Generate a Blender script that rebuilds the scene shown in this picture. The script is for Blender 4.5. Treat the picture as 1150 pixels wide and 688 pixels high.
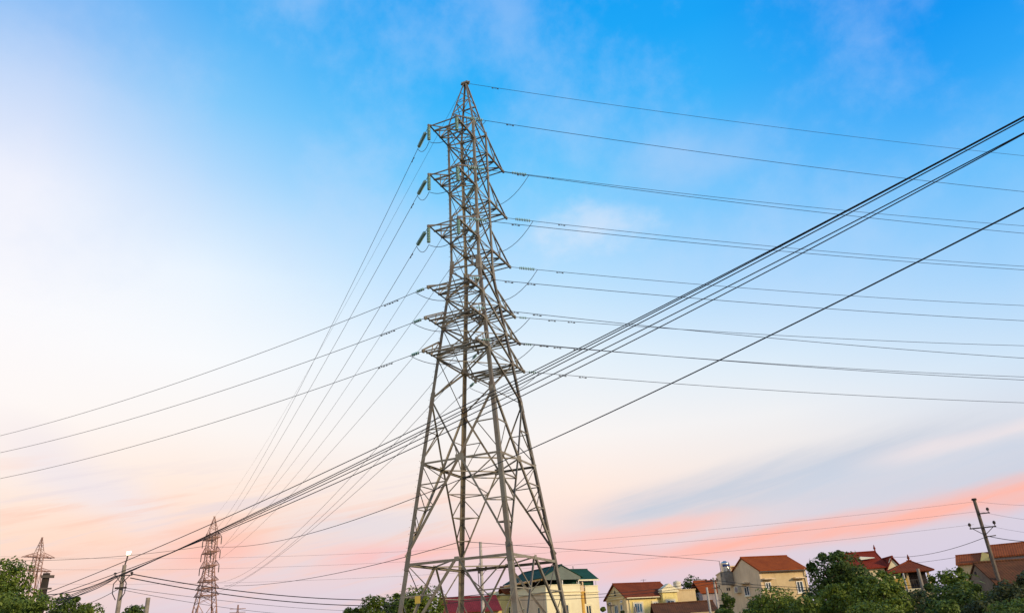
import bpy, math, random
from mathutils import Vector, Matrix
import numpy as np

# ------------------------------------------------------------------ camera, world, sun, exposure
for o in list(bpy.data.objects):
    bpy.data.objects.remove(o)
scene = bpy.context.scene
COL = scene.collection
R = math.radians
F_PX, PITCH, ROLL, CAM_H = 830.1, R(24.226), R(3.5248), 1.6
cp, sp, cr, sr = math.cos(PITCH), math.sin(PITCH), math.cos(ROLL), math.sin(ROLL)
FW = Vector((0, cp, sp)); UP0 = Vector((0, -sp, cp)); RT0 = Vector((1, 0, 0))
RT = RT0 * cr - UP0 * sr
UP = RT0 * sr + UP0 * cr
CAM = Vector((0, 0, CAM_H))
cam_data = bpy.data.cameras.new('camera')
cam = bpy.data.objects.new('camera', cam_data)
COL.objects.link(cam)
cam.matrix_world = Matrix(((RT.x, UP.x, -FW.x, 0), (RT.y, UP.y, -FW.y, 0), (RT.z, UP.z, -FW.z, CAM_H), (0, 0, 0, 1)))
cam_data.sensor_width = 36
cam_data.lens = F_PX / 1150 * 36
cam_data.clip_start = 0.1
cam_data.clip_end = 20000
scene.camera = cam

scene.view_settings.view_transform = 'Standard'
scene.view_settings.look = 'None'
scene.view_settings.exposure = 0
scene.view_settings.gamma = 1
scene.view_settings.use_curve_mapping = False

SUN_EL, SUN_AZ = R(17), R(128)          # azimuth clockwise from +y
sd = bpy.data.lights.new('sun', 'SUN')
sd.energy = 3.1
sd.angle = R(4)
sd.color = (1.0, 0.80, 0.56)
sun = bpy.data.objects.new('sun', sd)
COL.objects.link(sun)
sdir = Vector((math.sin(SUN_AZ) * math.cos(SUN_EL), math.cos(SUN_AZ) * math.cos(SUN_EL), math.sin(SUN_EL)))
sun.rotation_euler = sdir.to_track_quat('Z', 'Y').to_euler()
sun.location = (60, -60, 60)


def lin(c):
    return tuple(((v / 255) / 12.92 if v / 255 <= 0.04045 else ((v / 255 + 0.055) / 1.055) ** 2.4) for v in c)


def ray(px, py):
    d = FW + RT * ((px - 575) / F_PX) + UP * ((344 - py) / F_PX)
    return d.normalized()


def elaz(px, py):
    d = ray(px, py)
    return math.degrees(math.asin(d.z)), math.degrees(math.atan2(d.x, d.y))


class NT:
    """small helper to write node trees as expressions"""
    def __init__(self, tree):
        self.t = tree
        self.n = tree.nodes
        self.l = tree.links

    def node(self, kind, **kw):
        n = self.n.new(kind)
        for k, v in kw.items():
            setattr(n, k, v)
        return n

    def put(self, sock, v):
        if hasattr(v, 'is_output'):
            self.l.new(v, sock)
        else:
            sock.default_value = v

    def math(self, op, a, b=0.0, c=0.0, clamp=False):
        n = self.node('ShaderNodeMath', operation=op, use_clamp=clamp)
        self.put(n.inputs[0], a); self.put(n.inputs[1], b); self.put(n.inputs[2], c)
        return n.outputs[0]

    def maprange(self, v, a, b, c, d, smooth=True):
        n = self.node('ShaderNodeMapRange', interpolation_type='SMOOTHSTEP' if smooth else 'LINEAR')
        self.put(n.inputs[0], v)
        for i, x in enumerate((a, b, c, d)):
            n.inputs[i + 1].default_value = x
        return n.outputs[0]

    def mix(self, f, a, b, blend='MIX'):
        n = self.node('ShaderNodeMix', data_type='RGBA', blend_type=blend)
        self.put(n.inputs[0], f)
        for s, v in ((n.inputs[6], a), (n.inputs[7], b)):
            if hasattr(v, 'is_output'):
                self.l.new(v, s)
            else:
                s.default_value = (*v[:3], 1)
        return n.outputs[2]

    def ramp(self, f, stops, mode='LINEAR'):
        n = self.node('ShaderNodeValToRGB')
        n.color_ramp.interpolation = mode
        els = n.color_ramp.elements
        while len(els) < len(stops):
            els.new(0.5)
        for e, (p, c) in zip(els, stops):
            e.position = p
            e.color = (*c, 1)
        self.put(n.inputs[0], f)
        return n.outputs[0]

    def noise(self, vec, scale, detail=3.0, rough=0.5, dist=0.0):
        n = self.node('ShaderNodeTexNoise')
        if vec is not None:
            self.l.new(vec, n.inputs['Vector'])
        n.inputs['Scale'].default_value = scale
        n.inputs['Detail'].default_value = detail
        n.inputs['Roughness'].default_value = rough
        n.inputs['Distortion'].default_value = dist
        return n.outputs[0]

    def combine(self, x, y, z):
        n = self.node('ShaderNodeCombineXYZ')
        for s, v in zip(n.inputs, (x, y, z)):
            self.put(s, v)
        return n.outputs[0]


world = bpy.data.worlds.new('World')
scene.world = world
world.use_nodes = True
wt = world.node_tree
wt.nodes.clear()
W = NT(wt)
tc = W.node('ShaderNodeTexCoord')
sep = W.node('ShaderNodeSeparateXYZ')
wt.links.new(tc.outputs['Generated'], sep.inputs[0])
DX, DY, DZ = sep.outputs
EL = W.math('MULTIPLY', W.math('ARCSINE', DZ), 57.29578)
AZ = W.math('MULTIPLY', W.math('ARCTAN2', DX, DY), 57.29578)
# elevation warped a little by soft cloud noise, so bands are not ruler-straight
warp_vec = W.combine(W.math('MULTIPLY', AZ, 0.035), W.math('ADD', W.math('MULTIPLY', EL, 0.16), W.math('MULTIPLY', AZ, -0.035)), 3.7)
warp = W.math('SUBTRACT', W.noise(warp_vec, 1.6, 4.0, 0.55), 0.5)
ELW = W.math('ADD', EL, W.math('MULTIPLY', warp, 2.6))
wisp_vec = W.combine(W.math('MULTIPLY', AZ, 0.02), W.math('ADD', W.math('MULTIPLY', EL, 0.22), W.math('MULTIPLY', AZ, -0.05)), 9.1)
wisp = W.noise(wisp_vec, 2.2, 5.0, 0.6)
fine_vec = W.combine(W.math('MULTIPLY', AZ, 0.07), W.math('ADD', W.math('MULTIPLY', EL, 0.9), W.math('MULTIPLY', AZ, -0.19)), 2.3)
fine = W.noise(fine_vec, 1.1, 6.0, 0.62, 0.4)

SKY = [
 (-38, [(0, (244, 205, 190)), (5, (253, 213, 192)), (8, (254, 224, 204)), (11, (254, 237, 227)), (16, (254, 247, 244)), (22, (252, 250, 252)), (30, (239, 241, 252)), (33.5, (215, 227, 250)), (36.5, (190, 214, 248)), (40, (146, 193, 245)), (46, (90, 172, 243)), (70, (40, 125, 222))]),
 (-25, [(0, (214, 202, 218)), (2.5, (221, 206, 219)), (5, (240, 210, 209)), (7.5, (255, 215, 196)), (11, (255, 232, 217)), (15, (253, 245, 240)), (20, (249, 250, 252)), (26, (234, 244, 254)), (33, (178, 217, 252)), (38, (128, 200, 250)), (44, (72, 177, 246)), (70, (32, 122, 222))]),
 (-10, [(0, (214, 205, 222)), (3.5, (224, 208, 220)), (6, (240, 212, 211)), (8.5, (245, 224, 218)), (11, (250, 234, 226)), (14.5, (248, 244, 242)), (21, (232, 243, 252)), (28, (182, 224, 254)), (34, (116, 202, 253)), (40, (60, 182, 250)), (46, (22, 166, 246)), (70, (12, 115, 220))]),
 (5, [(0, (216, 202, 222)), (2.5, (223, 204, 219)), (5, (236, 206, 210)), (7.5, (252, 220, 210)), (10, (255, 233, 221)), (14, (250, 244, 241)), (20, (229, 241, 250)), (27, (178, 221, 253)), (33, (112, 202, 253)), (40, (44, 177, 250)), (46, (12, 162, 245)), (70, (10, 110, 218))]),
 (20, [(0, (208, 198, 222)), (2.5, (218, 203, 221)), (5, (221, 208, 219)), (8, (222, 214, 221)), (11, (240, 233, 231)), (14, (240, 240, 242)), (18, (220, 236, 249)), (24, (170, 215, 252)), (31, (108, 194, 252)), (38, (54, 176, 249)), (43, (22, 164, 246)), (70, (10, 110, 216))]),
 (36, [(0, (200, 202, 228)), (3, (210, 206, 227)), (5, (215, 207, 224)), (8, (208, 209, 222)), (11, (219, 223, 233)), (15, (207, 228, 247)), (20.5, (164, 211, 251)), (27, (106, 191, 251)), (33, (44, 165, 247)), (37, (16, 152, 243)), (45, (8, 132, 232)), (70, (8, 102, 210))]),
]
BACK = [(0, (225, 205, 205)), (8, (235, 225, 225)), (18, (225, 232, 242)), (30, (160, 200, 240)), (50, (70, 140, 225)), (80, (25, 100, 205))]
elf = W.math('DIVIDE', EL, 80.0, clamp=True)


def sky_ramp(stops):
    return W.ramp(elf, [(min(1, e / 80), lin(c)) for e, c in stops], 'LINEAR')


colr = sky_ramp(SKY[0][1])
for (a0, _), (a1, st) in zip(SKY, SKY[1:]):
    colr = W.mix(W.maprange(AZ, a0, a1, 0, 1, False), colr, sky_ramp(st))
back = sky_ramp(BACK)
colr = W.mix(W.maprange(AZ, 45, 150, 0, 1), colr, back)
colr = W.mix(W.maprange(AZ, -50, -150, 0, 1), colr, back)


def band(col, p0, p1, half, rgb, amount, fade0, fade1, soft=1.0, tex=0.0):
    """a cloud streak along the line of sky through two view directions; fade0/fade1: azimuth ranges where it comes in and goes out"""
    e0, a0 = elaz(*p0); e1, a1 = elaz(*p1)
    g = (e1 - e0) / (a1 - a0)
    line = W.math('ADD', W.math('MULTIPLY', AZ, g), e0 - g * a0)
    w = W.math('ABSOLUTE', W.math('SUBTRACT', ELW, line))
    f = W.maprange(w, half * (1 - soft), half * (1 + soft), 1, 0)
    f = W.math('MULTIPLY', f, W.maprange(AZ, *fade0, 0, 1))
    f = W.math('MULTIPLY', f, W.maprange(AZ, *fade1, 1, 0))
    f = W.math('MULTIPLY', f, amount)
    if tex:
        f = W.math('MULTIPLY', f, W.maprange(fine, 0.34, 0.62, 1 - tex, 1))
    return W.mix(f, col, lin(rgb))


def az(px, py=600):
    return elaz(px, py)[1]


colr = band(colr, (662, 588), (935, 521), 1.3, (199, 206, 220), 0.95, (az(600), az(740)), (az(980), az(1250)), 0.9, 0.35)
colr = band(colr, (900, 545), (1150, 505), 1.6, (202, 211, 227), 0.7, (az(800), az(980)), (60, 90), 1.0, 0.4)
colr = band(colr, (1055, 504), (1150, 485), 0.55, (243, 229, 229), 0.75, (az(940), az(1080)), (50, 70), 1.0, 0.3)
colr = band(colr, (662, 612), (839, 576), 0.5, (254, 198, 188), 0.9, (az(590), az(670)), (az(740), az(880)), 1.0, 0.4)
colr = band(colr, (782, 621), (1150, 549), 0.66, (255, 185, 170), 1.0, (az(640), az(800)), (55, 80), 0.9, 0.25)
colr = band(colr, (600, 622), (760, 634), 1.0, (252, 196, 190), 0.7, (az(480), az(590)), (az(700), az(880)), 1.0, 0.5)
colr = band(colr, (190, 622), (300, 612), 1.1, (255, 190, 176), 0.8, (az(150), az(235)), (az(250), az(330)), 1.0)
colr = band(colr, (370, 628), (470, 622), 0.9, (253, 186, 184), 0.7, (az(330), az(430)), (az(470), az(560)), 1.0)
colr = band(colr, (20, 500), (190, 590), 1.5, (238, 229, 235), 0.7, (az(0) - 4, az(60)), (az(120), az(230)), 1.0)
colr = band(colr, (340, 592), (450, 585), 0.9, (222, 219, 228), 0.55, (az(280), az(380)), (az(450), az(540)), 1.0)
# warm and mauve streaks low on the left
lowf = W.math('MULTIPLY', W.maprange(EL, 1.5, 5, 0, 1), W.maprange(EL, 9, 14, 1, 0))
lowl = W.math('MULTIPLY', lowf, W.maprange(AZ, -8, 2, 1, 0))
colr = W.mix(W.math('MULTIPLY', lowl, W.maprange(fine, 0.5, 0.68, 0, 0.5)), colr, lin((252, 200, 178)))
colr = W.mix(W.math('MULTIPLY', lowl, W.maprange(fine, 0.48, 0.32, 0, 0.55)), colr, lin((226, 214, 222)))
# soft lilac-white mottling of thin high cloud
mot_vec = W.combine(W.math('MULTIPLY', AZ, 0.05), W.math('MULTIPLY', EL, 0.06), 5.3)
mot = W.noise(mot_vec, 1.3, 7.0, 0.62)
hi = W.math('MULTIPLY', W.maprange(mot, 0.42, 0.72, 0, 1), W.maprange(EL, 16, 28, 0, 0.3))
colr = W.mix(hi, colr, lin((206, 222, 249)))
pw_e, pw_a = elaz(664, 256)
dx_ = W.math('DIVIDE', W.math('SUBTRACT', AZ, pw_a), 5.0)
dy_ = W.math('DIVIDE', W.math('SUBTRACT', EL, pw_e), 1.9)
rad_ = W.math('SQRT', W.math('ADD', W.math('MULTIPLY', dx_, dx_), W.math('MULTIPLY', dy_, dy_)))
puff_n = W.noise(W.combine(W.math('MULTIPLY', AZ, 0.22), W.math('MULTIPLY', EL, 0.35), 1.7), 1.0, 6.0, 0.6)
puff = W.maprange(W.math('ADD', rad_, W.math('MULTIPLY', W.math('SUBTRACT', puff_n, 0.5), -2.6)), -0.2, 1.5, 0.5, 0)
colr = W.mix(puff, colr, lin((243, 240, 248)))
colr = band(colr, (690, 200), (800, 175), 1.6, (170, 205, 246), 0.4, (az(660, 180), az(760, 180)), (az(800, 180), az(900, 180)), 1.0)
# the physical sky on top, weak (sun just above the horizon)
nish = W.node('ShaderNodeTexSky', sky_type='NISHITA')
nish.sun_disc = False
nish.sun_elevation = SUN_EL
nish.sun_rotation = SUN_AZ
bg1 = W.node('ShaderNodeBackground')
wt.links.new(colr, bg1.inputs[0]); bg1.inputs[1].default_value = 1.0
bg2 = W.node('ShaderNodeBackground')
wt.links.new(nish.outputs[0], bg2.inputs[0]); bg2.inputs[1].default_value = 0.004
addw = W.node('ShaderNodeAddShader')
outw = W.node('ShaderNodeOutputWorld')
wt.links.new(bg1.outputs[0], addw.inputs[0]); wt.links.new(bg2.outputs[0], addw.inputs[1])
wt.links.new(addw.outputs[0], outw.inputs[0])

# ------------------------------------------------------------------ helpers
rng = random.Random(7)
nrg = np.random.default_rng(11)


def at(px, py, dist):
    """world point on the sight line of a picture point, at a horizontal distance from the camera"""
    d = ray(px, py)
    k = dist / math.hypot(d.x, d.y)
    return CAM + d * k


def zat(px, py, dist):
    return at(px, py, dist).z


def proj(P):
    v = P - CAM
    w = v.dot(FW)
    return 575 + F_PX * v.dot(RT) / w, 344 - F_PX * v.dot(UP) / w, w


class MB:
    def __init__(self):
        self.v = []
        self.f = []

    def add(self, vs, fs):
        b = len(self.v)
        self.v += [tuple(x) for x in vs]
        self.f += [tuple(i + b for i in f) for f in fs]
        return self

    def box(self, lo, hi):
        x0, y0, z0 = lo; x1, y1, z1 = hi
        return self.add([(x0, y0, z0), (x1, y0, z0), (x1, y1, z0), (x0, y1, z0), (x0, y0, z1), (x1, y0, z1), (x1, y1, z1), (x0, y1, z1)],
                        [(3, 2, 1, 0), (4, 5, 6, 7), (0, 1, 5, 4), (1, 2, 6, 5), (2, 3, 7, 6), (3, 0, 4, 7)])

    def angle(self, p, q, w, t, a, b):
        """steel angle from p to q, its corner on the line, flanges of width w along a and b"""
        p = Vector(p); q = Vector(q); d = (q - p).normalized()
        a = Vector(a); a = (a - d * a.dot(d)).normalized()
        b = Vector(b); b = b - d * b.dot(d); b = (b - a * b.dot(a)).normalized()
        prof = [Vector((0, 0, 0)), a * w, a * w + b * t, a * t + b * t, a * t + b * w, b * w]
        n = 6
        return self.add([p + c for c in prof] + [q + c for c in prof],
                        [(i, (i + 1) % n, n + (i + 1) % n, n + i) for i in range(n)] + [(0, 5, 4, 3), (0, 3, 2, 1), (n, n + 1, n + 2, n + 3), (n, n + 3, n + 4, n + 5)])

    def bar(self, p, q, w, h=None, up=(0, 0, 1)):
        p = Vector(p); q = Vector(q); h = h or w
        d = (q - p).normalized(); u = Vector(up)
        s = d.cross(u)
        if s.length < 1e-4:
            s = d.cross(Vector((1, 0, 0)))
        s.normalize(); u = s.cross(d)
        c = [s * (w / 2) * i + u * (h / 2) * j for i, j in ((-1, -1), (1, -1), (1, 1), (-1, 1))]
        return self.add([p + x for x in c] + [q + x for x in c], [(0, 1, 5, 4), (1, 2, 6, 5), (2, 3, 7, 6), (3, 0, 4, 7), (3, 2, 1, 0), (4, 5, 6, 7)])

    def tube(self, pts, rad, n=6):
        pts = [Vector(p) for p in pts]
        if not hasattr(rad, '__len__'):
            rad = [rad] * len(pts)
        vs = []; fs = []
        ref = None
        for i, p in enumerate(pts):
            d = (pts[min(i + 1, len(pts) - 1)] - pts[max(i - 1, 0)]).normalized()
            if ref is None:
                ref = d.cross(Vector((0, 0, 1)))
                if ref.length < 1e-3:
                    ref = Vector((1, 0, 0))
            ref = (ref - d * ref.dot(d)).normalized()
            w = d.cross(ref)
            for k in range(n):
                t = 2 * math.pi * k / n
                vs.append(p + (ref * math.cos(t) + w * math.sin(t)) * rad[i])
        for i in range(len(pts) - 1):
            for k in range(n):
                a = i * n + k; b = i * n + (k + 1) % n
                fs.append((a, b, b + n, a + n))
        fs.append(tuple(range(n - 1, -1, -1)))
        fs.append(tuple(range((len(pts) - 1) * n, len(pts) * n)))
        return self.add(vs, fs)

    def prism(self, poly, d):
        """a flat polygon pushed along d"""
        n = len(poly); d = Vector(d)
        vs = [Vector(p) for p in poly] + [Vector(p) + d for p in poly]
        return self.add(vs, [tuple(range(n - 1, -1, -1)), tuple(range(n, 2 * n))] + [(i, (i + 1) % n, n + (i + 1) % n, n + i) for i in range(n)])

    def build(self, name, mat, parent=None, smooth=False):
        me = bpy.data.meshes.new(name)
        me.from_pydata(self.v, [], self.f)
        me.validate()
        import bmesh
        bm = bmesh.new(); bm.from_mesh(me)
        bmesh.ops.recalc_face_normals(bm, faces=bm.faces)
        bm.to_mesh(me); bm.free()
        me.materials.append(mat)
        if smooth:
            me.polygons.foreach_set('use_smooth', [True] * len(me.polygons))
        o = bpy.data.objects.new(name, me)
        COL.objects.link(o)
        if parent:
            o.parent = parent
        return o


def tag(o, label=None, cat=None, group=None, kind=None):
    for k, v in (('label', label), ('category', cat), ('group', group), ('kind', kind)):
        if v:
            o[k] = v
    return o


def thing(name, label, cat, loc=(0, 0, 0), rz=0.0, group=None):
    o = bpy.data.objects.new(name, None)
    o.empty_display_size = 0.3
    COL.objects.link(o)
    o.location = loc
    o.rotation_euler = (0, 0, rz)
    return tag(o, label, cat, group)


# ------------------------------------------------------------------ materials
def new_mat(name):
    m = bpy.data.materials.new(name)
    m.use_nodes = True
    t = m.node_tree
    return m, NT(t), t.nodes['Principled BSDF']


def surface(name, c1, c2, scale=1.5, rough=0.85, metal=0.0, bump=0.0, streak=False, spec=0.3, c3=None):
    """a surface mottled between two or three of its own colours, optional rain streaks and grain"""
    m, N, b = new_mat(name)
    t = N.node('ShaderNodeTexCoord').outputs['Object']
    v = t
    f = N.maprange(N.noise(v, scale, 6, 0.65), 0.32, 0.68, 0, 1)
    col = N.mix(f, c1, c2)
    if streak:
        mp = N.node('ShaderNodeMapping'); N.l.new(t, mp.inputs[0]); mp.inputs['Scale'].default_value = (3.5, 3.5, 0.18)
        s = N.maprange(N.noise(mp.outputs[0], 1.4, 5, 0.65), 0.52, 0.75, 0, 0.55)
        col = N.mix(s, col, tuple(x * 0.5 for x in c2))
    if c3:
        s = N.maprange(N.noise(v, scale * 4.3, 5, 0.7), 0.58, 0.7, 0, 0.8)
        col = N.mix(s, col, c3)
    N.l.new(col, b.inputs['Base Color'])
    b.inputs['Roughness'].default_value = rough
    b.inputs['Metallic'].default_value = metal
    b.inputs['Specular IOR Level'].default_value = spec
    if bump:
        bn = N.node('ShaderNodeBump'); bn.inputs['Strength'].default_value = bump; bn.inputs['Distance'].default_value = 0.02
        N.l.new(N.noise(v, 25, 4, 0.6), bn.inputs['Height']); N.l.new(bn.outputs[0], b.inputs['Normal'])
    return m


def steel_mat(name, c1, c2, c3):
    """galvanised angles: each bar its own tone, rust blooms along it"""
    m, N, b = new_mat(name)
    t = N.node('ShaderNodeTexCoord').outputs['Object']
    r = N.node('ShaderNodeNewGeometry').outputs['Random Per Island']
    col = N.mix(N.maprange(r, 0.05, 0.95, 0, 1, False), c1, c2)
    col = N.mix(N.maprange(N.noise(t, 1.1, 6, 0.7), 0.42, 0.7, 0, 0.75), col, c3)
    col = N.mix(N.maprange(N.noise(t, 9, 4, 0.7), 0.55, 0.72, 0, 0.5), col, tuple(x * 0.6 for x in c3))
    N.l.new(col, b.inputs['Base Color'])
    b.inputs['Roughness'].default_value = 0.6
    b.inputs['Metallic'].default_value = 0.1
    b.inputs['Specular IOR Level'].default_value = 0.35
    return m


def roof_mat(name, c1, c2, moss=None, period=0.2):
    """courses of roof tile: ridges across, butt lines along, blotchy ageing"""
    m, N, b = new_mat(name)
    t = N.node('ShaderNodeTexCoord').outputs['Object']
    f = N.maprange(N.noise(t, 0.9, 6, 0.7), 0.3, 0.7, 0, 1)
    col = N.mix(f, c1, c2)
    s = N.maprange(N.noise(t, 6.0, 4, 0.7), 0.5, 0.72, 0, 0.7)
    col = N.mix(s, col, moss or tuple(x * 0.45 for x in c2))
    N.l.new(col, b.inputs['Base Color'])
    b.inputs['Roughness'].default_value = 0.9
    b.inputs['Specular IOR Level'].default_value = 0.06
    sp_ = N.node('ShaderNodeSeparateXYZ'); N.l.new(t, sp_.inputs[0])
    hx = N.math('ABSOLUTE', N.math('SINE', N.math('MULTIPLY', sp_.outputs[0], math.pi / period)))
    hz = N.math('FRACT', N.math('MULTIPLY', sp_.outputs[2], 1 / (period * 0.6)))
    bn = N.node('ShaderNodeBump'); bn.inputs['Strength'].default_value = 0.45; bn.inputs['Distance'].default_value = 0.03
    N.l.new(N.math('ADD', hx, N.math('MULTIPLY', hz, 0.7)), bn.inputs['Height']); N.l.new(bn.outputs[0], b.inputs['Normal'])
    return m


def leaf_mat(name, dark, mid, light, yellow=None):
    m, N, b = new_mat(name)
    g = N.node('ShaderNodeNewGeometry')
    t = N.node('ShaderNodeTexCoord').outputs['Object']
    r = g.outputs['Random Per Island']
    cl = N.noise(t, 1.1, 3, 0.6)
    f = N.math('ADD', N.math('MULTIPLY', r, 0.5), N.math('MULTIPLY', cl, 0.6))
    col = N.ramp(f, [(0.25, dark), (0.5, mid), (0.8, light)] + ([(0.97, yellow)] if yellow else []))
    N.l.new(col, b.inputs['Base Color'])
    b.inputs['Roughness'].default_value = 0.55
    b.inputs['Specular IOR Level'].default_value = 0.25
    tr = N.node('ShaderNodeBsdfTranslucent')
    N.l.new(col, tr.inputs[0])
    mx = N.node('ShaderNodeMixShader'); mx.inputs[0].default_value = 0.3
    out = N.n['Material Output']
    N.l.new(b.outputs[0], mx.inputs[1]); N.l.new(tr.outputs[0], mx.inputs[2]); N.l.new(mx.outputs[0], out.inputs[0])
    return m


M = {}
M['steel'] = steel_mat('weathered_steel', (0.32, 0.285, 0.205), (0.17, 0.148, 0.105), (0.165, 0.105, 0.06))
M['steel_old'] = steel_mat('rusty_steel', (0.36, 0.19, 0.13), (0.25, 0.13, 0.095), (0.24, 0.11, 0.075))
M['insulator'] = surface('green_insulator_glass', (0.36, 0.54, 0.46), (0.26, 0.44, 0.37), 3, 0.2, 0, spec=0.5)
M['wire'] = surface('aluminium_conductor', (0.035, 0.035, 0.05), (0.06, 0.055, 0.07), 2, 0.5, 0.5)
M['wire_pale'] = surface('dull_aluminium_wire', (0.24, 0.19, 0.20), (0.30, 0.24, 0.25), 2, 0.6, 0.2)
M['cable'] = surface('black_insulated_cable', (0.018, 0.016, 0.018), (0.03, 0.027, 0.028), 2, 0.6)
M['iron'] = surface('dark_ironwork', (0.05, 0.045, 0.04), (0.09, 0.07, 0.055), 3, 0.6, 0.4)
M['concrete'] = surface('pole_concrete', (0.33, 0.28, 0.21), (0.22, 0.185, 0.14), 2.5, 0.9, 0, 0.3, True)
M['concrete_brown'] = surface('weathered_pole_concrete', (0.19, 0.145, 0.10), (0.12, 0.09, 0.065), 2.5, 0.9, 0, 0.3, True)
M['concrete_dark'] = surface('old_pole_concrete', (0.055, 0.042, 0.030), (0.035, 0.026, 0.02), 2.5, 0.9, 0, 0.3, True)
M['concrete_pale'] = surface('pale_pole_concrete', (0.55, 0.50, 0.42), (0.40, 0.36, 0.30), 2.5, 0.9, 0, 0.3, True)
M['cream'] = surface('cream_plaster', (0.80, 0.66, 0.38), (0.72, 0.57, 0.32), 0.8, 0.9, 0, 0.15, True)
M['cream_plain'] = surface('cream_trim', (0.86, 0.76, 0.47), (0.80, 0.69, 0.42), 1.2, 0.9, 0, 0.1)
M['yellow'] = surface('yellow_plaster', (0.84, 0.69, 0.26), (0.77, 0.61, 0.23), 0.8, 0.9, 0, 0.15, True)
M['tan'] = surface('tan_plaster', (0.66, 0.49, 0.25), (0.56, 0.41, 0.21), 0.8, 0.9, 0, 0.15, True)
M['taupe'] = surface('shaded_side_render', (0.80, 0.60, 0.36), (0.70, 0.51, 0.30), 0.8, 0.92, 0, 0.2, True)  # tone of the shaded side walls set in the colour; hoods and clutter share it
M['brown_wall'] = surface('stained_old_render', (0.28, 0.20, 0.13), (0.17, 0.12, 0.085), 0.9, 0.95, 0, 0.3, True, c3=(0.12, 0.09, 0.06))
M['grey_wall'] = surface('grey_render', (0.36, 0.30, 0.29), (0.29, 0.245, 0.235), 0.9, 0.92, 0, 0.2, True)
M['white_trim'] = surface('white_painted_trim', (0.78, 0.75, 0.68), (0.66, 0.63, 0.57), 2, 0.7)
M['ochre'] = surface('ochre_and_lit_pillar', (0.72, 0.42, 0.08), (0.62, 0.36, 0.08), 1.5, 0.8)  # pillar's orange light put into the colour; pavilion panel's own ochre too
M['glass'] = surface('window_glass', (0.012, 0.03, 0.055), (0.02, 0.05, 0.08), 1.2, 0.3, 0, spec=0.18)
M['blue_shutter'] = surface('blue_painted_wood', (0.05, 0.17, 0.26), (0.035, 0.12, 0.19), 2, 0.5)
M['dark_open'] = surface('dark_opening_shade', (0.03, 0.022, 0.02), (0.05, 0.035, 0.03), 2, 0.8)  # dark colour standing for the shade inside openings
M['roof_red'] = roof_mat('red_clay_tile', (0.34, 0.078, 0.018), (0.26, 0.058, 0.016))
M['roof_brown'] = roof_mat('brown_clay_tile', (0.24, 0.058, 0.022), (0.17, 0.042, 0.018))
M['roof_maroon'] = roof_mat('maroon_tile', (0.28, 0.042, 0.020), (0.21, 0.033, 0.016))
M['roof_wine'] = roof_mat('wine_red_tile', (0.22, 0.036, 0.040), (0.16, 0.028, 0.032))
M['roof_old'] = roof_mat('old_mossy_tile', (0.17, 0.068, 0.030), (0.10, 0.045, 0.024), (0.06, 0.05, 0.022))
M['roof_orange'] = roof_mat('orange_clay_tile', (0.37, 0.10, 0.032), (0.27, 0.072, 0.026))
M['roof_green'] = roof_mat('green_sheet_metal', (0.022, 0.082, 0.058), (0.016, 0.062, 0.045), (0.03, 0.07, 0.06), 0.22)
M['green_clad'] = surface('greygreen_cladding', (0.16, 0.19, 0.15), (0.13, 0.15, 0.12), 1.5, 0.7)
M['lit_fascia'] = surface('orange_lit_fascia', (0.70, 0.40, 0.10), (0.55, 0.30, 0.08), 2, 0.5)  # orange light on the eave edge put into the colour
M['stainless'] = surface('stainless_steel', (0.62, 0.56, 0.46), (0.50, 0.45, 0.38), 1.5, 0.22, 0.95)
M['blue_label'] = surface('blue_printed_band', (0.01, 0.035, 0.16), (0.015, 0.05, 0.2), 2, 0.5)
M['white_plastic'] = surface('yellowed_plastic', (0.72, 0.64, 0.45), (0.60, 0.53, 0.38), 2, 0.6)
M['sign_yellow'] = surface('yellow_enamel', (0.75, 0.52, 0.08), (0.68, 0.45, 0.07), 5, 0.5)
M['bark'] = surface('bark', (0.10, 0.07, 0.045), (0.055, 0.04, 0.028), 4, 0.95, 0, 0.5)
M['leaf_mid'] = leaf_mat('mid_green_leaves', (0.058, 0.088, 0.010), (0.125, 0.175, 0.018), (0.21, 0.26, 0.028), (0.30, 0.29, 0.035))
M['leaf_dark'] = leaf_mat('dark_green_leaves', (0.035, 0.058, 0.012), (0.070, 0.108, 0.018), (0.125, 0.175, 0.026))
M['leaf_light'] = leaf_mat('light_green_leaves', (0.05, 0.085, 0.012), (0.11, 0.165, 0.024), (0.19, 0.25, 0.04), (0.30, 0.28, 0.05))
M['leaf_olive'] = leaf_mat('olive_leaves', (0.035, 0.045, 0.016), (0.065, 0.08, 0.024), (0.11, 0.12, 0.035), (0.20, 0.17, 0.05))
M['grass'] = leaf_mat('grass_blades', (0.06, 0.07, 0.02), (0.10, 0.115, 0.03), (0.15, 0.16, 0.045), (0.24, 0.20, 0.07))
M['soil'] = surface('grassy_soil', (0.075, 0.085, 0.03), (0.12, 0.10, 0.055), 0.25, 0.95, 0, 0.4, c3=(0.05, 0.07, 0.02))


def glow_mat(name, rgb, strength):
    m, N, b = new_mat(name)
    b.inputs['Emission Color'].default_value = (*rgb, 1)
    b.inputs['Emission Strength'].default_value = strength
    b.inputs['Base Color'].default_value = (0.8, 0.8, 0.8, 1)
    return m


M['lamp'] = glow_mat('lit_lamp_lens', (1.0, 0.93, 0.66), 5)

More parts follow.
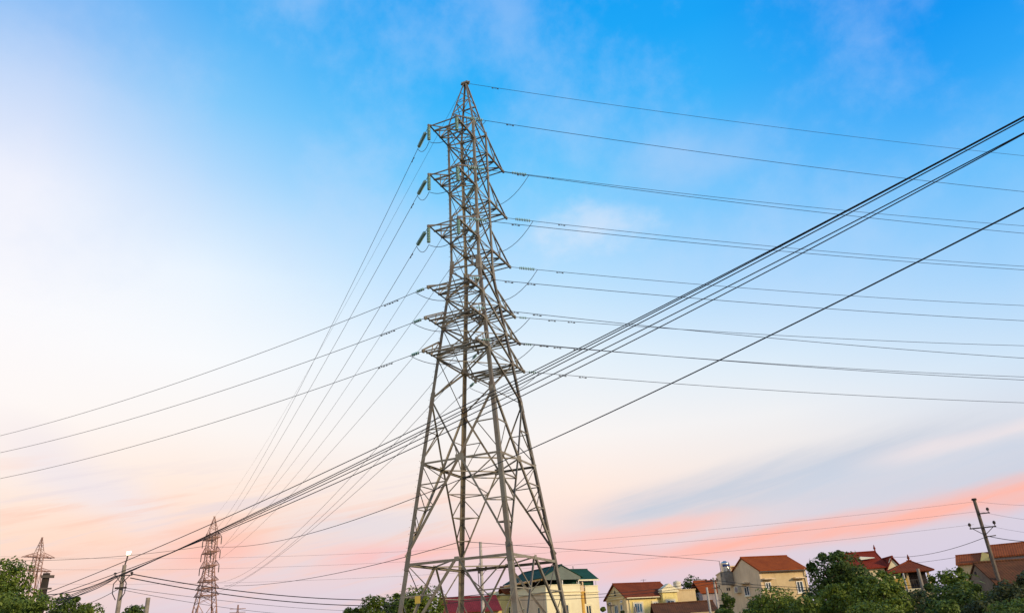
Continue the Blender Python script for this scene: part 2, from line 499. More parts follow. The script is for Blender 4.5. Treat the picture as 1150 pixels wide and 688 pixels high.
# ------------------------------------------------------------------ ground
g = MB()
n_r = [0, 20, 60, 150, 400, 1200, 4000]
ring = 48
vs = [(0, 0, 0)]
for r_ in n_r[1:]:
    for k in range(ring):
        a = 2 * math.pi * k / ring
        vs.append((r_ * math.sin(a), r_ * math.cos(a), 0))
fs = [(0, 1 + k, 1 + (k + 1) % ring) for k in range(ring)]
for i in range(len(n_r) - 2):
    for k in range(ring):
        a = 1 + i * ring + k; b = 1 + i * ring + (k + 1) % ring
        fs.append((a, b, b + ring, a + ring))
g.add(vs, fs)
tag(g.build('ground', M['soil']), kind='structure')

# ------------------------------------------------------------------ lattice pylons
CORN = {'L': (-1, 1), 'N': (1, 1), 'R': (1, -1), 'F': (-1, -1)}
FACES = [('L', 'N', (0, 1)), ('N', 'R', (1, 0)), ('R', 'F', (0, -1)), ('F', 'L', (-1, 0))]


class Pylon:
    """square lattice mast; local x runs along the front face, local y out of the front face; heights above ground"""
    def __init__(self, name, label, cat, loc, yaw, peak, body_top, waist, hw_body, slope, levels, reaches, group=None, fine=True, mat='steel', member=1.0):
        self.yaw = yaw; self.loc = Vector((loc[0], loc[1], 0)); self.mat = M[mat]
        self.waist, self.hw_body, self.slope = waist, hw_body, slope
        self.levels, self.reaches = levels, reaches
        self.root = thing(name, label, cat, self.loc, 0, group)
        self.root.rotation_euler = (0, 0, yaw)
        self.fine = fine; self.k = member
        self.peak, self.body_top = peak, body_top
        self.arms = {}
        self.build()

    def hw(self, z):
        return self.hw_body if z >= self.waist else self.hw_body + (self.waist - z) * self.slope

    def c(self, n, z):
        s = CORN[n]; h = self.hw(z)
        return Vector((s[0] * h, s[1] * h, z))

    def world(self, p):
        return self.root.matrix_basis @ Vector(p) if False else self.loc + Matrix.Rotation(self.yaw, 3, 'Z') @ Vector(p)

    def tip(self, lv, sx, sy):
        z = self.levels[lv]
        return Vector((sx * self.hw(z), sy * self.reaches[lv], z))

    def build(self):
        k = self.k; wz = self.waist; bt = self.body_top
        # legs
        for n, s in CORN.items():
            m = MB()
            a = Vector((-s[0], 0, 0)); b = Vector((0, -s[1], 0))
            secs = [(0, wz * 0.235, 0.30), (wz * 0.235, wz * 0.62, 0.27), (wz * 0.62, wz, 0.23), (wz, bt, 0.185)]
            for z0, z1, w in secs:
                m.angle(self.c(n, z0), self.c(n, z1), w * k, 0.03 * k, a, b)
            if self.fine:
                for zc in (wz * 0.62, wz * 0.235, wz):      # splice plates proud of the leg
                    p0, p1 = self.c(n, zc - 0.55), self.c(n, zc + 0.55)
                    off = Vector((s[0], s[1], 0)) * 0.02
                    m.angle(p0 + off, p1 + off, 0.33, 0.02, a, b)
                zz = 3.0
                while zz < bt and n == 'N':                              # climbing pegs
                    p = self.c(n, zz)
                    m.bar(p, p + Vector((s[0] * 0.13, 0, 0)), 0.016)
                    m.bar(p + Vector((0, 0, 0.4)), p + Vector((0, s[1] * 0.13, 0.4)), 0.016)
                    zz += 0.84
            m.build('leg', self.mat, self.root)
            if self.fine:
                p = self.c(n, 0)
                f = MB().box((p.x - 0.5, p.y - 0.5, -0.1), (p.x + 0.5, p.y + 0.5, 0.35))
                f.build('footing', M['concrete'], self.root)
        # panels of the body
        lv = self.levels
        cuts = [bt]
        for i, z in enumerate(lv):
            cuts.append(z)
            nxt = lv[i + 1] if i + 1 < len(lv) else wz * 0.62
            if z - nxt > 3.2 and z > wz:
                cuts.append((z + nxt) / 2)
        if self.waist_cut() not in cuts:
            cuts.append(self.waist_cut())
        cuts = sorted(set(round(c, 3) for c in cuts if c > wz * 0.62 + 0.4), reverse=True)
        zC, zB, zA = wz * 0.62, wz * 0.46, wz * 0.23
        cuts.append(zC)
        for n0, n1, nn in FACES:
            m = MB()
            nv = Vector((nn[0], nn[1], 0))
            for i, (za, zb) in enumerate(zip(cuts, cuts[1:])):
                w = (0.078 if zb > wz - 0.5 else 0.10) * k
                m.angle(self.c(n0, zb), self.c(n1, za), w * 1.15, 0.015 * k, (0, 0, 1), -nv)
                m.angle(self.c(n1, zb) - nv * 0.03, self.c(n0, za) - nv * 0.03, w * 0.6, 0.012 * k, (0, 0, 1), -nv)
            if self.fine:
                tdir = (self.c(n1, 1) - self.c(n0, 1)).normalized()
                for z in cuts:
                    for n, sgn in ((n0, 1), (n1, -1)):
                        p = self.c(n, z) + nv * 0.006
                        q = [p + tdir * sgn * a_ + Vector((0, 0, b_)) for a_, b_ in ((0.02, -0.2), (0.3, -0.12), (0.34, 0.06), (0.16, 0.26), (0.02, 0.24))]
                        m.prism(q, nv * 0.018)
            for z in cuts[:-1]:
                if z in [round(q, 3) for q in lv] or z == bt:
                    m.angle(self.c(n0, z), self.c(n1, z), 0.09 * k, 0.014 * k, (0, 0, -1), -nv)
            # C to B : V down to the middle of the B ring; B to A : legs of an inverted V; A to ground the same
            midB = (self.c(n0, zB) + self.c(n1, zB)) / 2
            midA = (self.c(n0, zA) + self.c(n1, zA)) / 2
            for n in (n0, n1):
                wd = 0.13 * k
                m.angle(self.c(n, zC), midB, wd, 0.016 * k, (0, 0, 1), -nv)
                m.angle(midB, self.c(n, zA + 0.35), wd, 0.016 * k, (0, 0, 1), -nv)
                m.angle(midA, self.c(n, 0.4), wd * 1.1, 0.016 * k, (0, 0, 1), -nv)
                # redundant members between leg and diagonal
                for (d0, d1, z0, z1, nr) in ((self.c(n, zC), midB, zC, zB, 2), (self.c(n, zA + 0.35), midB, zA + 0.35, zB, 4), (self.c(n, 0.4), midA, 0.4, zA, 3)):
                    prev = None
                    for j in range(1, nr):
                        t = j / nr
                        pd = d0.lerp(d1, t)
                        pl = self.c(n, z0 + (z1 - z0) * t)
                        m.angle(pl, pd, 0.07 * k, 0.01 * k, (0, 0, 1), -nv)
                        tl = self.c(n, z0 + (z1 - z0) * min(1, (j + 1) / nr)) if j + 1 < nr else self.c(n, z1)
                        m.angle(pd, tl, 0.06 * k, 0.01 * k, (0, 0, 1), -nv)
                        if prev is not None and j == 2 and nr > 3:
                            m.angle(prev, pl, 0.05 * k, 0.01 * k, (0, 0, 1), -nv)
                        prev = pd
            if self.fine:                                    # gusset plates
                for mid, sz in ((midB, 0.30), (midA, 0.16)):
                    tdir = (self.c(n1, 1) - self.c(n0, 1)).normalized()
                    q = [mid + tdir * sz * a_ + Vector((0, 0, sz * b_)) + nv * 0.012 for a_, b_ in ((-1, -.7), (1, -.7), (1, .7), (-1, .7))]
                    m.prism(q, nv * 0.02)
            m.build('face_bracing', self.mat, self.root)
        # horizontal rings at A, B and their plan bracing, diaphragms at arms
        for z, w in ((zA, 0.16), (zB, 0.13)):
            m = MB()
            mids = []
            for n0, n1, nn in FACES:
                nv = Vector((nn[0], nn[1], 0))
                m.angle(self.c(n0, z) + nv * 0.02, self.c(n1, z) + nv * 0.02, w * k, 0.016 * k, (0, 0, -1), -nv)
                m.angle(self.c(n0, z - 0.0) - nv * 0.05, self.c(n1, z) - nv * 0.05, w * 0.8 * k, 0.016 * k, -nv, (0, 0, -1))
                mids.append((self.c(n0, z) + self.c(n1, z)) / 2)
            for a_, b_ in zip(mids, mids[1:] + mids[:1]):
                m.bar(a_, b_, 0.08 * k)
            m.build('belt_frame', self.mat, self.root)
        for z in lv:
            m = MB()
            m.bar(self.c('L', z), self.c('R', z), 0.06 * k)
            m.bar(self.c('N', z) - Vector((0, 0, 0.03)), self.c('F', z) - Vector((0, 0, 0.03)), 0.06 * k)
            m.build('plan_bracing', self.mat, self.root)
        # hip bracing round each lower leg
        if self.fine:
            for n, s in CORN.items():
                for d0z, t in ((zA + 0.35, 0.25), (zA + 0.35, 0.5), (zA + 0.35, 0.75)):
                    hB, hA = self.hw(zB), self.hw(d0z)
                    z = d0z + (zB - d0z) * t
                    q = hA * (1 - t)
                    y = hA + (hB - hA) * t
                    MB().bar((s[0] * q, s[1] * y, z), (s[0] * y, s[1] * q, z), 0.06 * k).build('hip_brace', self.mat, self.root)
        # earth-wire peak
        m = MB()
        top = Vector((0, 0, self.peak))
        ch = 0.14
        tops = {n: Vector((s[0] * ch, s[1] * ch, self.peak - 0.1)) for n, s in CORN.items()}
        for n, s in CORN.items():
            m.angle(self.c(n, bt), tops[n], 0.13 * k, 0.014 * k, (-s[0], 0, 0), (0, -s[1], 0))
        for n0, n1, nn in FACES:
            nv = Vector((nn[0], nn[1], 0))
            ts = [0, 0.3, 0.55, 0.78]
            for i, (t0, t1) in enumerate(zip(ts, ts[1:])):
                a_, b_ = (n0, n1) if i % 2 == 0 else (n1, n0)
                m.angle(self.c(a_, bt).lerp(tops[a_], t0), self.c(b_, bt).lerp(tops[b_], t1), 0.065 * k, 0.01 * k, (0, 0, 1), -nv)
                if t1 < 0.7:
                    m.angle(self.c(a_, bt).lerp(tops[a_], t1), self.c(b_, bt).lerp(tops[b_], t1), 0.065 * k, 0.01 * k, (0, 0, -1), -nv)
        m.box((-0.3, -0.2, self.peak - 0.16), (0.3, 0.2, self.peak))
        m.bar((-0.42, 0, self.peak - 0.05), (0.42, 0, self.peak - 0.05), 0.12)
        m.build('peak', self.mat, self.root)
        # cross arms
        for i, z in enumerate(lv):
            for sy in (1, -1):
                m = MB(); h = self.hw(z); v = self.reaches[i]
                rise = (1.75 if z > wz else 1.25) * (1.0 if len(lv) > 2 else 0.75)
                out = Vector((0, sy, 0))
                for sx in (-1, 1):
                    a_ = Vector((sx * h, sy * h, z)); t = Vector((sx * h, sy * v, z))
                    m.angle(a_, t, 0.13 * k, 0.014 * k, (-sx, 0, 0), (0, 0, 1))
                    zt = z + rise
                    up = Vector((sx * self.hw(zt), sy * self.hw(zt), zt))
                    kn = a_.lerp(t, 0.74)
                    m.angle(up, t + Vector((0, 0, 0.04)), 0.10 * k, 0.012 * k, (-sx, 0, 0), (0, 0, 1))
                    m.bar(a_.lerp(t, 0.42), up.lerp(t, 0.42), 0.06 * k)
                    m.bar(a_.lerp(t, 0.42), up, 0.06 * k)
                    m.box((t.x - 0.07, t.y - 0.1, z - 0.12), (t.x + 0.07, t.y + 0.1, z + 0.1))
                def lo(sx, f): return Vector((sx * h, sy * (h + (v - h) * f), z - 0.02))
                for f, w in ((0.42, 0.08), (0.76, 0.10), (0.98, 0.07)):
                    m.bar(lo(-1, f), lo(1, f), w * k)
                m.bar(lo(-1, 0.02), lo(1, 0.42), 0.065 * k); m.bar(lo(1, 0.02), lo(-1, 0.42), 0.065 * k)
                m.bar(lo(-1, 0.42), lo(1, 0.76), 0.065 * k); m.bar(lo(1, 0.42), lo(-1, 0.76), 0.065 * k)
                self.arms[(i, sy)] = m.build('cross_arm', self.mat, self.root)

    def waist_cut(self):
        return round(self.waist, 3)


D0, AZ0, YAW0 = 50.0, R(-3.2357), R(-23.189)
# local +y must point out of the front (camera) face, i.e. (sin yaw, -cos yaw): mirror handled by a half turn
LEVELS = [36.75 + 1.6, 32.15 + 1.6, 27.6 + 1.6, 22.95 + 1.6, 20.65 + 1.6, 18.3 + 1.6]
REACH = [4.2, 4.28, 4.42, 4.05, 4.03, 3.9]
main = Pylon('transmission_tower', 'tall foreground lattice steel tower with six tiers of cross arms and green insulators', 'pylon',
             (D0 * math.sin(AZ0), D0 * math.cos(AZ0)), YAW0 + math.pi, 43.74 + 1.6, 38.57 + 1.6, 27.2, 1.22, 0.114, LEVELS, REACH)
# in this half-turned frame the picture's left corner of the front face is local x = +hw
SXL, SXR = 1, -1

plate_z = zat(464, 671, 46.0)
hh = main.hw(plate_z)
sg = MB().box((hh * 0.62, hh + 0.03, plate_z - 0.22), (hh * 0.62 + 0.36, hh + 0.05, plate_z + 0.2))
sg.build('number_plate', M['sign_yellow'], main.root)


def disc_string(m, p, q, count, rd):
    p = Vector(p); q = Vector(q); d = (q - p).normalized()
    m.tube([p, q], 0.02, 5)
    L = (q - p).length
    for i in range(count):
        c = p + d * (L * (i + 0.5) / count)
        t = L / count
        m.tube([c - d * t * 0.28, c - d * t * 0.05, c + d * t * 0.22, c + d * t * 0.30], [0.05, rd, rd * 0.9, 0.04], 9)


def inv_local(pyl, P):
    return Matrix.Rotation(-pyl.yaw, 3, 'Z') @ (Vector(P) - pyl.loc)


def curve_pts(P0, dirn, slope, kk, s0, s1, n):
    out = []
    for i in range(n + 1):
        s = s0 + (s1 - s0) * i / n
        out.append(Vector((P0.x + dirn[0] * s, P0.y + dirn[1] * s, P0.z + slope * s + kk * s * s)))
    return out


def pt_on(P0, dirn, slope, kk, s):
    return curve_pts(P0, dirn, slope, kk, s, s, 1)[0]


def slope_for(P0, dirn, kk, X, Y):
    """initial slope so that the span is seen through a given picture point"""
    d = ray(X, Y)
    # plane of the span: P0 + s*dirn + z ; solve CAM + t*d
    A = np.array([[dirn[0], -d.x], [dirn[1], -d.y]])
    b = np.array([CAM.x - P0.x, CAM.y - P0.y])
    s, t = np.linalg.solve(A, b)
    z = CAM.z + t * d.z
    return (z - P0.z - kk * s * s) / s, s


def add_dampers(parent, pts_fn, ss):
    for s in ss:
        p = pts_fn(s); q = pts_fn(s + 0.5)
        m = MB()
        d = (q - p).normalized()
        c = p - Vector((0, 0, 0.09))
        m.tube([c - d * 0.26, c + d * 0.26], 0.014, 5)
        for sg_ in (-1, 1):
            m.tube([c + d * sg_ * 0.14, c + d * sg_ * 0.18, c + d * sg_ * 0.29, c + d * sg_ * 0.31], [0.02, 0.042, 0.042, 0.02], 7)
        m.tube([p + Vector((0, 0, 0.02)), c], 0.025, 5)
        m.build('damper', M['iron'], parent)


TIER = ['top', 'second', 'third', 'fourth', 'fifth', 'lowest']
WIRE_R = 0.0195
RIGHT_AZ = R(75.87)
rdir = (math.sin(RIGHT_AZ), math.cos(RIGHT_AZ))
K_R = 0.000556
right_end = {('f', 0): 215.3, ('r', 0): 253.6, ('f', 1): 262, ('r', 1): 299, ('f', 2): 303, ('r', 2): 343, ('f', 3): 360, ('r', 3): 388, ('f', 4): 402, ('r', 4): 423, ('f', 5): 426.5, ('r', 5): 452}
str_end = {}
for (c, l), Y in right_end.items():
    sy = 1 if c == 'f' else -1
    P0 = main.world(main.tip(l, SXR, sy))
    sl, s_ = slope_for(P0, rdir, K_R, 1150, Y)
    big = l < 3
    side = 'front' if c == 'f' else 'rear'
    w = MB().tube(curve_pts(P0, rdir, sl, K_R, 0.05, 112, 44), WIRE_R, 6).build('power_conductor', M['wire'])
    tag(w, 'thin conductor running right from %s tier of the tower on its %s arm' % ('the ' + TIER[l], side + (' near' if c == 'f' else ' far')), 'power line', 'conductors strung to the right of the tower')
    fn = lambda s, P0=P0, sl=sl: pt_on(P0, rdir, sl, K_R, s)
    add_dampers(w, fn, (4.2 + (l % 2) * 0.6,) if big else (3.0, 4.6))
    arm = main.arms[(l, sy)]
    m = MB()
    a0, a1 = (0.75, 2.05) if big else (0.35, 0.95)
    disc_string(m, inv_local(main, fn(a0)), inv_local(main, fn(a1)), 9 if big else 4, 0.135 if big else 0.10)
    m.build('insulator_string', M['insulator'], arm, True)
    str_end[(c, l, 'R')] = fn(a1 + 0.25)

# shallow conductors to the left (front circuit, lower three tiers)
LEFT_AZ = R(-59.79)
ldir = (math.sin(LEFT_AZ), math.cos(LEFT_AZ))
K_L = 0.00104
for l, Y in ((3, 489), (4, 508), (5, 537)):
    P0 = main.world(main.tip(l, SXL, 1))
    sl, s_ = slope_for(P0, ldir, K_L, 0, Y)
    w = MB().tube(curve_pts(P0, ldir, sl, K_L, 0.05, 90, 40), WIRE_R, 6).build('power_conductor', M['wire'])
    tag(w, 'thin conductor slanting down to the left, %s of three shallow ones' % ('highest', 'middle', 'lowest')[l - 3], 'power line', 'shallow conductors strung to the left of the tower')
    fn = lambda s, P0=P0, sl=sl: pt_on(P0, ldir, sl, K_L, s)
    add_dampers(w, fn, (3.0, 3.7))
    m = MB()
    disc_string(m, inv_local(main, fn(0.35)), inv_local(main, fn(1.0)), 4, 0.12)
    m.build('insulator_string', M['insulator'], main.arms[(l, 1)], True)
    str_end[('f', l, 'L')] = fn(1.15)

# ------------------------------------------------------------------ far pylons
d235 = ray(241, 579.5)
A235 = math.atan2(d235.x, d235.y)
D235 = (43.0 - 1.6) / (d235.z / math.hypot(d235.x, d235.y))
P235 = (D235 * math.sin(A235), D235 * math.cos(A235))
far_levels = [zat(245, 604.5, D235), zat(243, 620, D235), zat(241, 635.5, D235), zat(240, 652, D235), zat(239, 660.5, D235), zat(238, 668.5, D235)]
far = Pylon('transmission_tower', 'distant lattice tower straddled by black cables, right of the lit street lamp', 'pylon', P235, math.pi / 2 - A235 + math.pi / 2 + R(14), 43.0, far_levels[0] + 1.7, far_levels[2] - 1.0, 1.45, 0.128, far_levels, [5.4, 5.4, 5.6, 4.9, 4.9, 4.9], 'distant pylons', False, 'steel_old', 1.35)
d42 = ray(47.5, 603)
A42 = math.atan2(d42.x, d42.y)
D42 = 39.0 / (d42.z / math.hypot(d42.x, d42.y))
l42 = [zat(44, 625.5, D42), zat(40, 641, D42)]
far2 = Pylon('transmission_tower', 'distant lattice tower with wide flat arms behind the left tree and stout pole', 'pylon', (D42 * math.sin(A42), D42 * math.cos(A42)), -A42 + R(118), 40.6, l42[0] + 0.9, l42[0] - 3.0, 1.15, 0.085, l42, [4.5, 4.2], 'distant pylons', False, 'steel_old', 1.3)
dt = ray(267.5, 678.5)
At = math.atan2(dt.x, dt.y)
Dt = 38.0 / (dt.z / math.hypot(dt.x, dt.y))
lt = [zat(267.3, 683, Dt), zat(267, 687, Dt), zat(266.8, 691, Dt)]
m = MB()
base = Vector((Dt * math.sin(At), Dt * math.cos(At), 0))
side = Vector((math.cos(At), -math.sin(At), 0)); fwd = Vector((math.sin(At), math.cos(At), 0))
prev = None
zs = [0, 8, 15, 21, 26, 30, 33, 36, 39.6]
for z in zs:
    hw_ = 0.25 + 3.6 * max(0.0, (39.6 - z) / 39.6) ** 1.25
    cs = [base + side * a * hw_ + fwd * b * hw_ + Vector((0, 0, z)) for a, b in ((-1, -1), (1, -1), (1, 1), (-1, 1))]
    if prev:
        for i in range(4):
            m.bar(prev[i], cs[i], 0.4); m.bar(prev[i], cs[(i + 1) % 4], 0.22)
    prev = cs
for z in lt:
    m.bar(base - side * 6 + Vector((0, 0, z)), base + side * 6 + Vector((0, 0, z)), 0.45)
tag(m.build('transmission_tower', M['steel_old']), 'tiny faraway pylon just showing low on the horizon, right of the distant tower', 'pylon', 'distant pylons')

# hanging insulators and short jumpers on the far tower's right arms
for i in range(3):
    for sy in (1, -1):
        arm = far.arms[(i, sy)]
        for sx in (-1, 1):
            t = far.tip(i, sx, sy)
            m = MB().tube([t, t - Vector((0, 0, 0.3)), t - Vector((0, 0, 2.1)), t - Vector((0, 0, 2.3))], [0.05, 0.14, 0.14, 0.05], 6)
            m.build('insulator_string', M['iron'], arm)


def span(A, B, mid=None, sag=None, n=48, over=0.0):
    """points of a hanging span from A to B; sag set directly or so the span is seen through a picture point"""
    A = Vector(A); B = Vector(B)
    h = Vector((B.x - A.x, B.y - A.y)); L = h.length; h /= L
    if sag is None:
        d = ray(*mid)
        Mx = np.array([[h.x, -d.x], [h.y, -d.y]])
        s, t = np.linalg.solve(Mx, np.array([CAM.x - A.x, CAM.y - A.y]))
        z = CAM.z + t * d.z
        u = s / L
        sag = (A.z + (B.z - A.z) * u - z) / (4 * u * (1 - u))
    pts = []
    for i in range(n + 1):
        u = (1 + over) * i / n
        pts.append(Vector((A.x + h.x * L * u, A.y + h.y * L * u, A.z + (B.z - A.z) * u - 4 * sag * u * (1 - u))))
    return pts


def along(pts, dist):
    acc = 0
    for a, b in zip(pts, pts[1:]):
        l = (b - a).length
        if acc + l >= dist:
            return a.lerp(b, (dist - acc) / l)
        acc += l
    return pts[-1]


# steep conductors from the tower down to the distant tower
far_sides = {}
steep = {('f', 0): (332.5, 443.8), ('f', 1): (350, 430.0), ('f', 2): (344, 477), ('r', 0): (356, 490), ('r', 1): (380, 480), ('r', 2): (402, 480), ('r', 3): (420, 510), ('r', 4): (436, 510), ('r', 5): (452, 512)}
steep_mid = {('f', 0): (332.5, 443.8), ('f', 1): (347.5, 437), ('f', 2): (348.5, 472), ('r', 0): (361.5, 475), ('r', 1): (384.5, 468), ('r', 2): (410.5, 463), ('r', 3): (425, 501), ('r', 4): (441, 500), ('r', 5): (466, 492)}
which = {('f', 0): -1, ('f', 1): -1, ('f', 2): -1}
tw_right = max((1, -1), key=lambda s: proj(far.world(far.tip(0, 1, s)))[0])
for key, mid in steep_mid.items():
    c, l = key
    sy = 1 if c == 'f' else -1
    A = main.world(main.tip(l, SXL, sy))
    fs_ = -tw_right if c == 'f' else tw_right
    near_sx = min((1, -1), key=lambda s: (far.world(far.tip(l, s, fs_)) - A).length)
    B = far.world(far.tip(l, near_sx, fs_)) - Vector((0, 0, 0.3))
    pts = span(A, B, mid=mid, n=60)
    w = MB().tube(pts, WIRE_R * 1.05, 6).build('power_conductor', M['wire'])
    tag(w, 'thin conductor dropping steeply from the tower to the distant one, %s tier, %s circuit' % (TIER[l], 'near' if c == 'f' else 'far'), 'power line', 'steep conductors between the two towers')
    add_dampers(w, lambda s, pts=pts: along(pts, s), (4.0,) if l < 3 else (3.0,))
    m = MB()
    big = l < 3
    a0, a1 = (0.8, 2.5) if big else (0.35, 1.0)
    disc_string(m, inv_local(main, along(pts, a0)), inv_local(main, along(pts, a1)), 11 if big else 4, 0.155 if big else 0.11)
    m.build('insulator_string', M['insulator'], main.arms[(l, sy)], True)
    str_end[(c, l, 'L')] = along(pts, a1 + 0.25)
# earth wires
topw = main.world((0, 0, main.peak - 0.05))
pts = span(topw, far.world((0, 0, far.peak - 0.1)), mid=(394.5, 330), n=60)
w = MB().tube(pts, 0.013, 6).build('earth_wire', M['wire'])
tag(w, 'very thin earth wire dropping from the tower peak to the distant tower', 'power line', 'earth wires')
sl, s_ = slope_for(topw, rdir, 0.0005, 1150, 175)
w = MB().tube(curve_pts(topw, rdir, sl, 0.0005, 0.05, 112, 44), 0.017, 6).build('earth_wire', M['wire'])
tag(w, 'very thin earth wire running right from the tower peak, above all conductors', 'power line', 'earth wires')
add_dampers(w, lambda s: pt_on(topw, rdir, sl, 0.0005, s), (2.6,))

# hanging insulators and jumper loops on the main tower
for l in range(6):
    for c, sy in (('f', 1), ('r', -1)):
        arm = main.arms[(l, sy)]
        a = str_end[(c, l, 'L')]; b = str_end[(c, l, 'R')]
        mids = []
        if l < 3:
            for sx in (SXL, SXR):
                t = main.tip(l, sx, sy)
                if c == 'f':
                    m = MB()
                    m.tube([t, t - Vector((0, 0, 0.25))], 0.03, 5)
                    disc_string(m, t - Vector((0, 0, 0.15)), t - Vector((0, 0, 1.35)), 9, 0.145)
                    m.build('insulator_string', M['insulator'], arm, True)
                    mids.append(main.world(t - Vector((0, 0, 1.52))))
        ctrl = [a] + mids + [b]
        path = []
        for p, q in zip(ctrl, ctrl[1:]):
            short = (q - p).length < 3.6 and c == 'f' and l < 3 and p is not mids[0]
            first = c == 'f' and l < 3 and (p is a or q is b)
            depth = 0.55 if first else (0.45 if (c == 'f' and l < 3) else (1.9 if l < 3 else 1.1))
            for i in range(13):
                u = i / 12
                if path and i == 0:
                    continue
                path.append(p.lerp(q, u) - Vector((0, 0, 4 * depth * u * (1 - u))))
        m = MB().tube([inv_local(main, p) for p in path], 0.022, 6)
        m.build('jumper_loop', M['wire'], arm, True)

# ------------------------------------------------------------------ poles
def pole(label, px, py, dist, w_bot, w_top, mat='concrete', group=None, name='utility_pole', cat='utility pole', square=False):
    top = at(px, py, dist)
    root = thing(name, label, cat, (top.x, top.y, 0), 0, group)
    m = MB()
    H = top.z
    if square:
        a, b = w_bot / 2, w_top / 2
        ya = math.atan2(top.x, top.y)
        m.add([(-a, -a * .8, 0), (a, -a * .8, 0), (a, a * .8, 0), (-a, a * .8, 0), (-b, -b * .8, H), (b, -b * .8, H), (b, b * .8, H), (-b, b * .8, H)],
              [(0, 1, 5, 4), (1, 2, 6, 5), (2, 3, 7, 6), (3, 0, 4, 7), (4, 5, 6, 7), (3, 2, 1, 0)])
    else:
        m.tube([(0, 0, 0), (0, 0, H * 0.5), (0, 0, H)], [w_bot / 2, (w_bot + w_top) / 4, w_top / 2], 10)
    m.build('shaft', M[mat], root)
    return root, top


def crossarm(root, z, x0, x1, yaw, pins, pin_h=0.28, s=0.09, brace=True):
    m = MB()
    d = Vector((math.cos(yaw), math.sin(yaw), 0)); nrm = Vector((-d.y, d.x, 0)) * -0.16
    m.bar(d * x0 + nrm + Vector((0, 0, z)), d * x1 + nrm + Vector((0, 0, z)), s)
    if brace:
        for x in (x0, x1):
            if abs(x) > 0.4:
                m.bar(d * x * 0.8 + nrm + Vector((0, 0, z)), nrm * 0.7 + Vector((0, 0, z - 0.5)), 0.04)
    arm = m.build('crossarm', M['iron'], root)
    for x in pins:
        b = d * x + nrm + Vector((0, 0, z + s / 2))
        q = MB().tube([b, b + Vector((0, 0, pin_h * .35)), b + Vector((0, 0, pin_h * .4)), b + Vector((0, 0, pin_h * .75)), b + Vector((0, 0, pin_h))], [0.03, 0.03, 0.09, 0.10, 0.05], 8)
        q.build('pin_insulator', M['iron'], arm)
    return d, nrm


# right leaning-looking pole with two crossarms
pr, pr_top = pole('weathered concrete pole with staggered side insulators above the brown tiled roof', 1094, 561, 62, 0.29, 0.21, 'concrete_brown')
yr = R(-25)
z1, z2, z3 = zat(1097, 577, 62), zat(1101, 592.5, 62), zat(1104, 603, 62)
crossarm(pr, z1, -0.1, 0.68, yr, (0.6,), 0.32, 0.07, False)
dR, nR = crossarm(pr, z2, -0.8, 0.8, yr, (-0.74, 0.74), 0.34, 0.075)
mm = MB().bar((-0.12, -0.2, z3), (0.55, -0.3, z3 + 0.05), 0.06)
mm.build('cable_clamp', M['iron'], pr)
mm = MB().tube([(0, 0, pr_top.z - 0.02), (0, 0, pr_top.z + 0.1)], [0.17, 0.15], 10)
mm.build('pole_cap', M['concrete_dark'], pr)

# lamp pole
pl, pl_top = pole('concrete street pole carrying the one lit lamp', 140, 634, 58, 0.36, 0.24, 'concrete', name='street_lamp', cat='street lamp')
hl = at(144.0, 621.5, 58) - pl_top
m = MB().tube([(0, 0, pl_top.z - 0.5), (0.03, 0, pl_top.z + 0.1), (hl.x * 0.6, hl.y, pl_top.z + hl.z * 0.5), (hl.x * 0.9, hl.y, pl_top.z + hl.z - 0.1)], 0.045, 7)
m.build('lamp_bracket', M['iron'], pl)
c = Vector((hl.x + 0.05, hl.y, pl_top.z + hl.z))
m = MB().add([c + Vector(v) * 0.66 for v in ((-.13, -.10, -.17), (.13, -.10, -.17), (.13, .12, -.17), (-.13, .12, -.17), (-.20, -.10, -.04), (.22, -.10, -.01), (.22, .12, -.01), (-.20, .12, -.04))],
             [(0, 1, 5, 4), (1, 2, 6, 5), (2, 3, 7, 6), (3, 0, 4, 7), (4, 5, 6, 7), (3, 2, 1, 0)])
m.build('lamp_housing', M['white_plastic'], pl)
m = MB().add([c + Vector(v) * 0.66 for v in ((-.19, -.13, -.1), (.20, -.13, -.08), (.27, -.22, .24), (-.17, -.20, .18), (-.19, -.105, -.1), (.20, -.105, -.08), (.27, -.11, .24), (-.17, -.11, .18))],
             [(0, 1, 2, 3), (4, 5, 6, 7), (0, 1, 5, 4), (1, 2, 6, 5), (2, 3, 7, 6), (3, 0, 4, 7)])
m.build('lamp_lens', M['lamp'], pl)
zb = zat(137, 646, 58)
crossarm(pl, zb, -0.5, 0.65, 0.1, (-0.45, 0.6), 0.18, 0.06)
for sgn in (-1, 1):
    m = MB().tube([(0.1 * sgn, -0.2, zb - 0.1), (0.42 * sgn, -0.25, zb - 0.5), (0.40 * sgn, -0.25, zb - 1.1), (0.16 * sgn, -0.2, zb - 1.5)], 0.03, 6)
    m.build('drop_lead', M['cable'], pl)
m = MB().box((-0.30, -0.26, zat(136, 660, 58) - 0.05), (0.45, -0.17, zat(136, 660, 58) + 0.06))
m.build('cable_bracket', M['iron'], pl)

# stout pole at the left carrying the black cables
ps, ps_top = pole('stout dark square pole where the black cables end, beside the big left tree', 52.5, 643.0, 46, 0.36, 0.25, 'concrete_dark', square=True)
ya = -math.atan2(ps_top.x, ps_top.y)
crossarm(ps, ps_top.z - 0.18, -0.22, 0.36, ya, (), 0.2, 0.13, False)
crossarm(ps, ps_top.z - 0.75, -0.2, 0.34, ya, (), 0.2, 0.08, False)
crossarm(ps, ps_top.z - 1.2, -0.2, 0.34, ya, (), 0.2, 0.08, False)

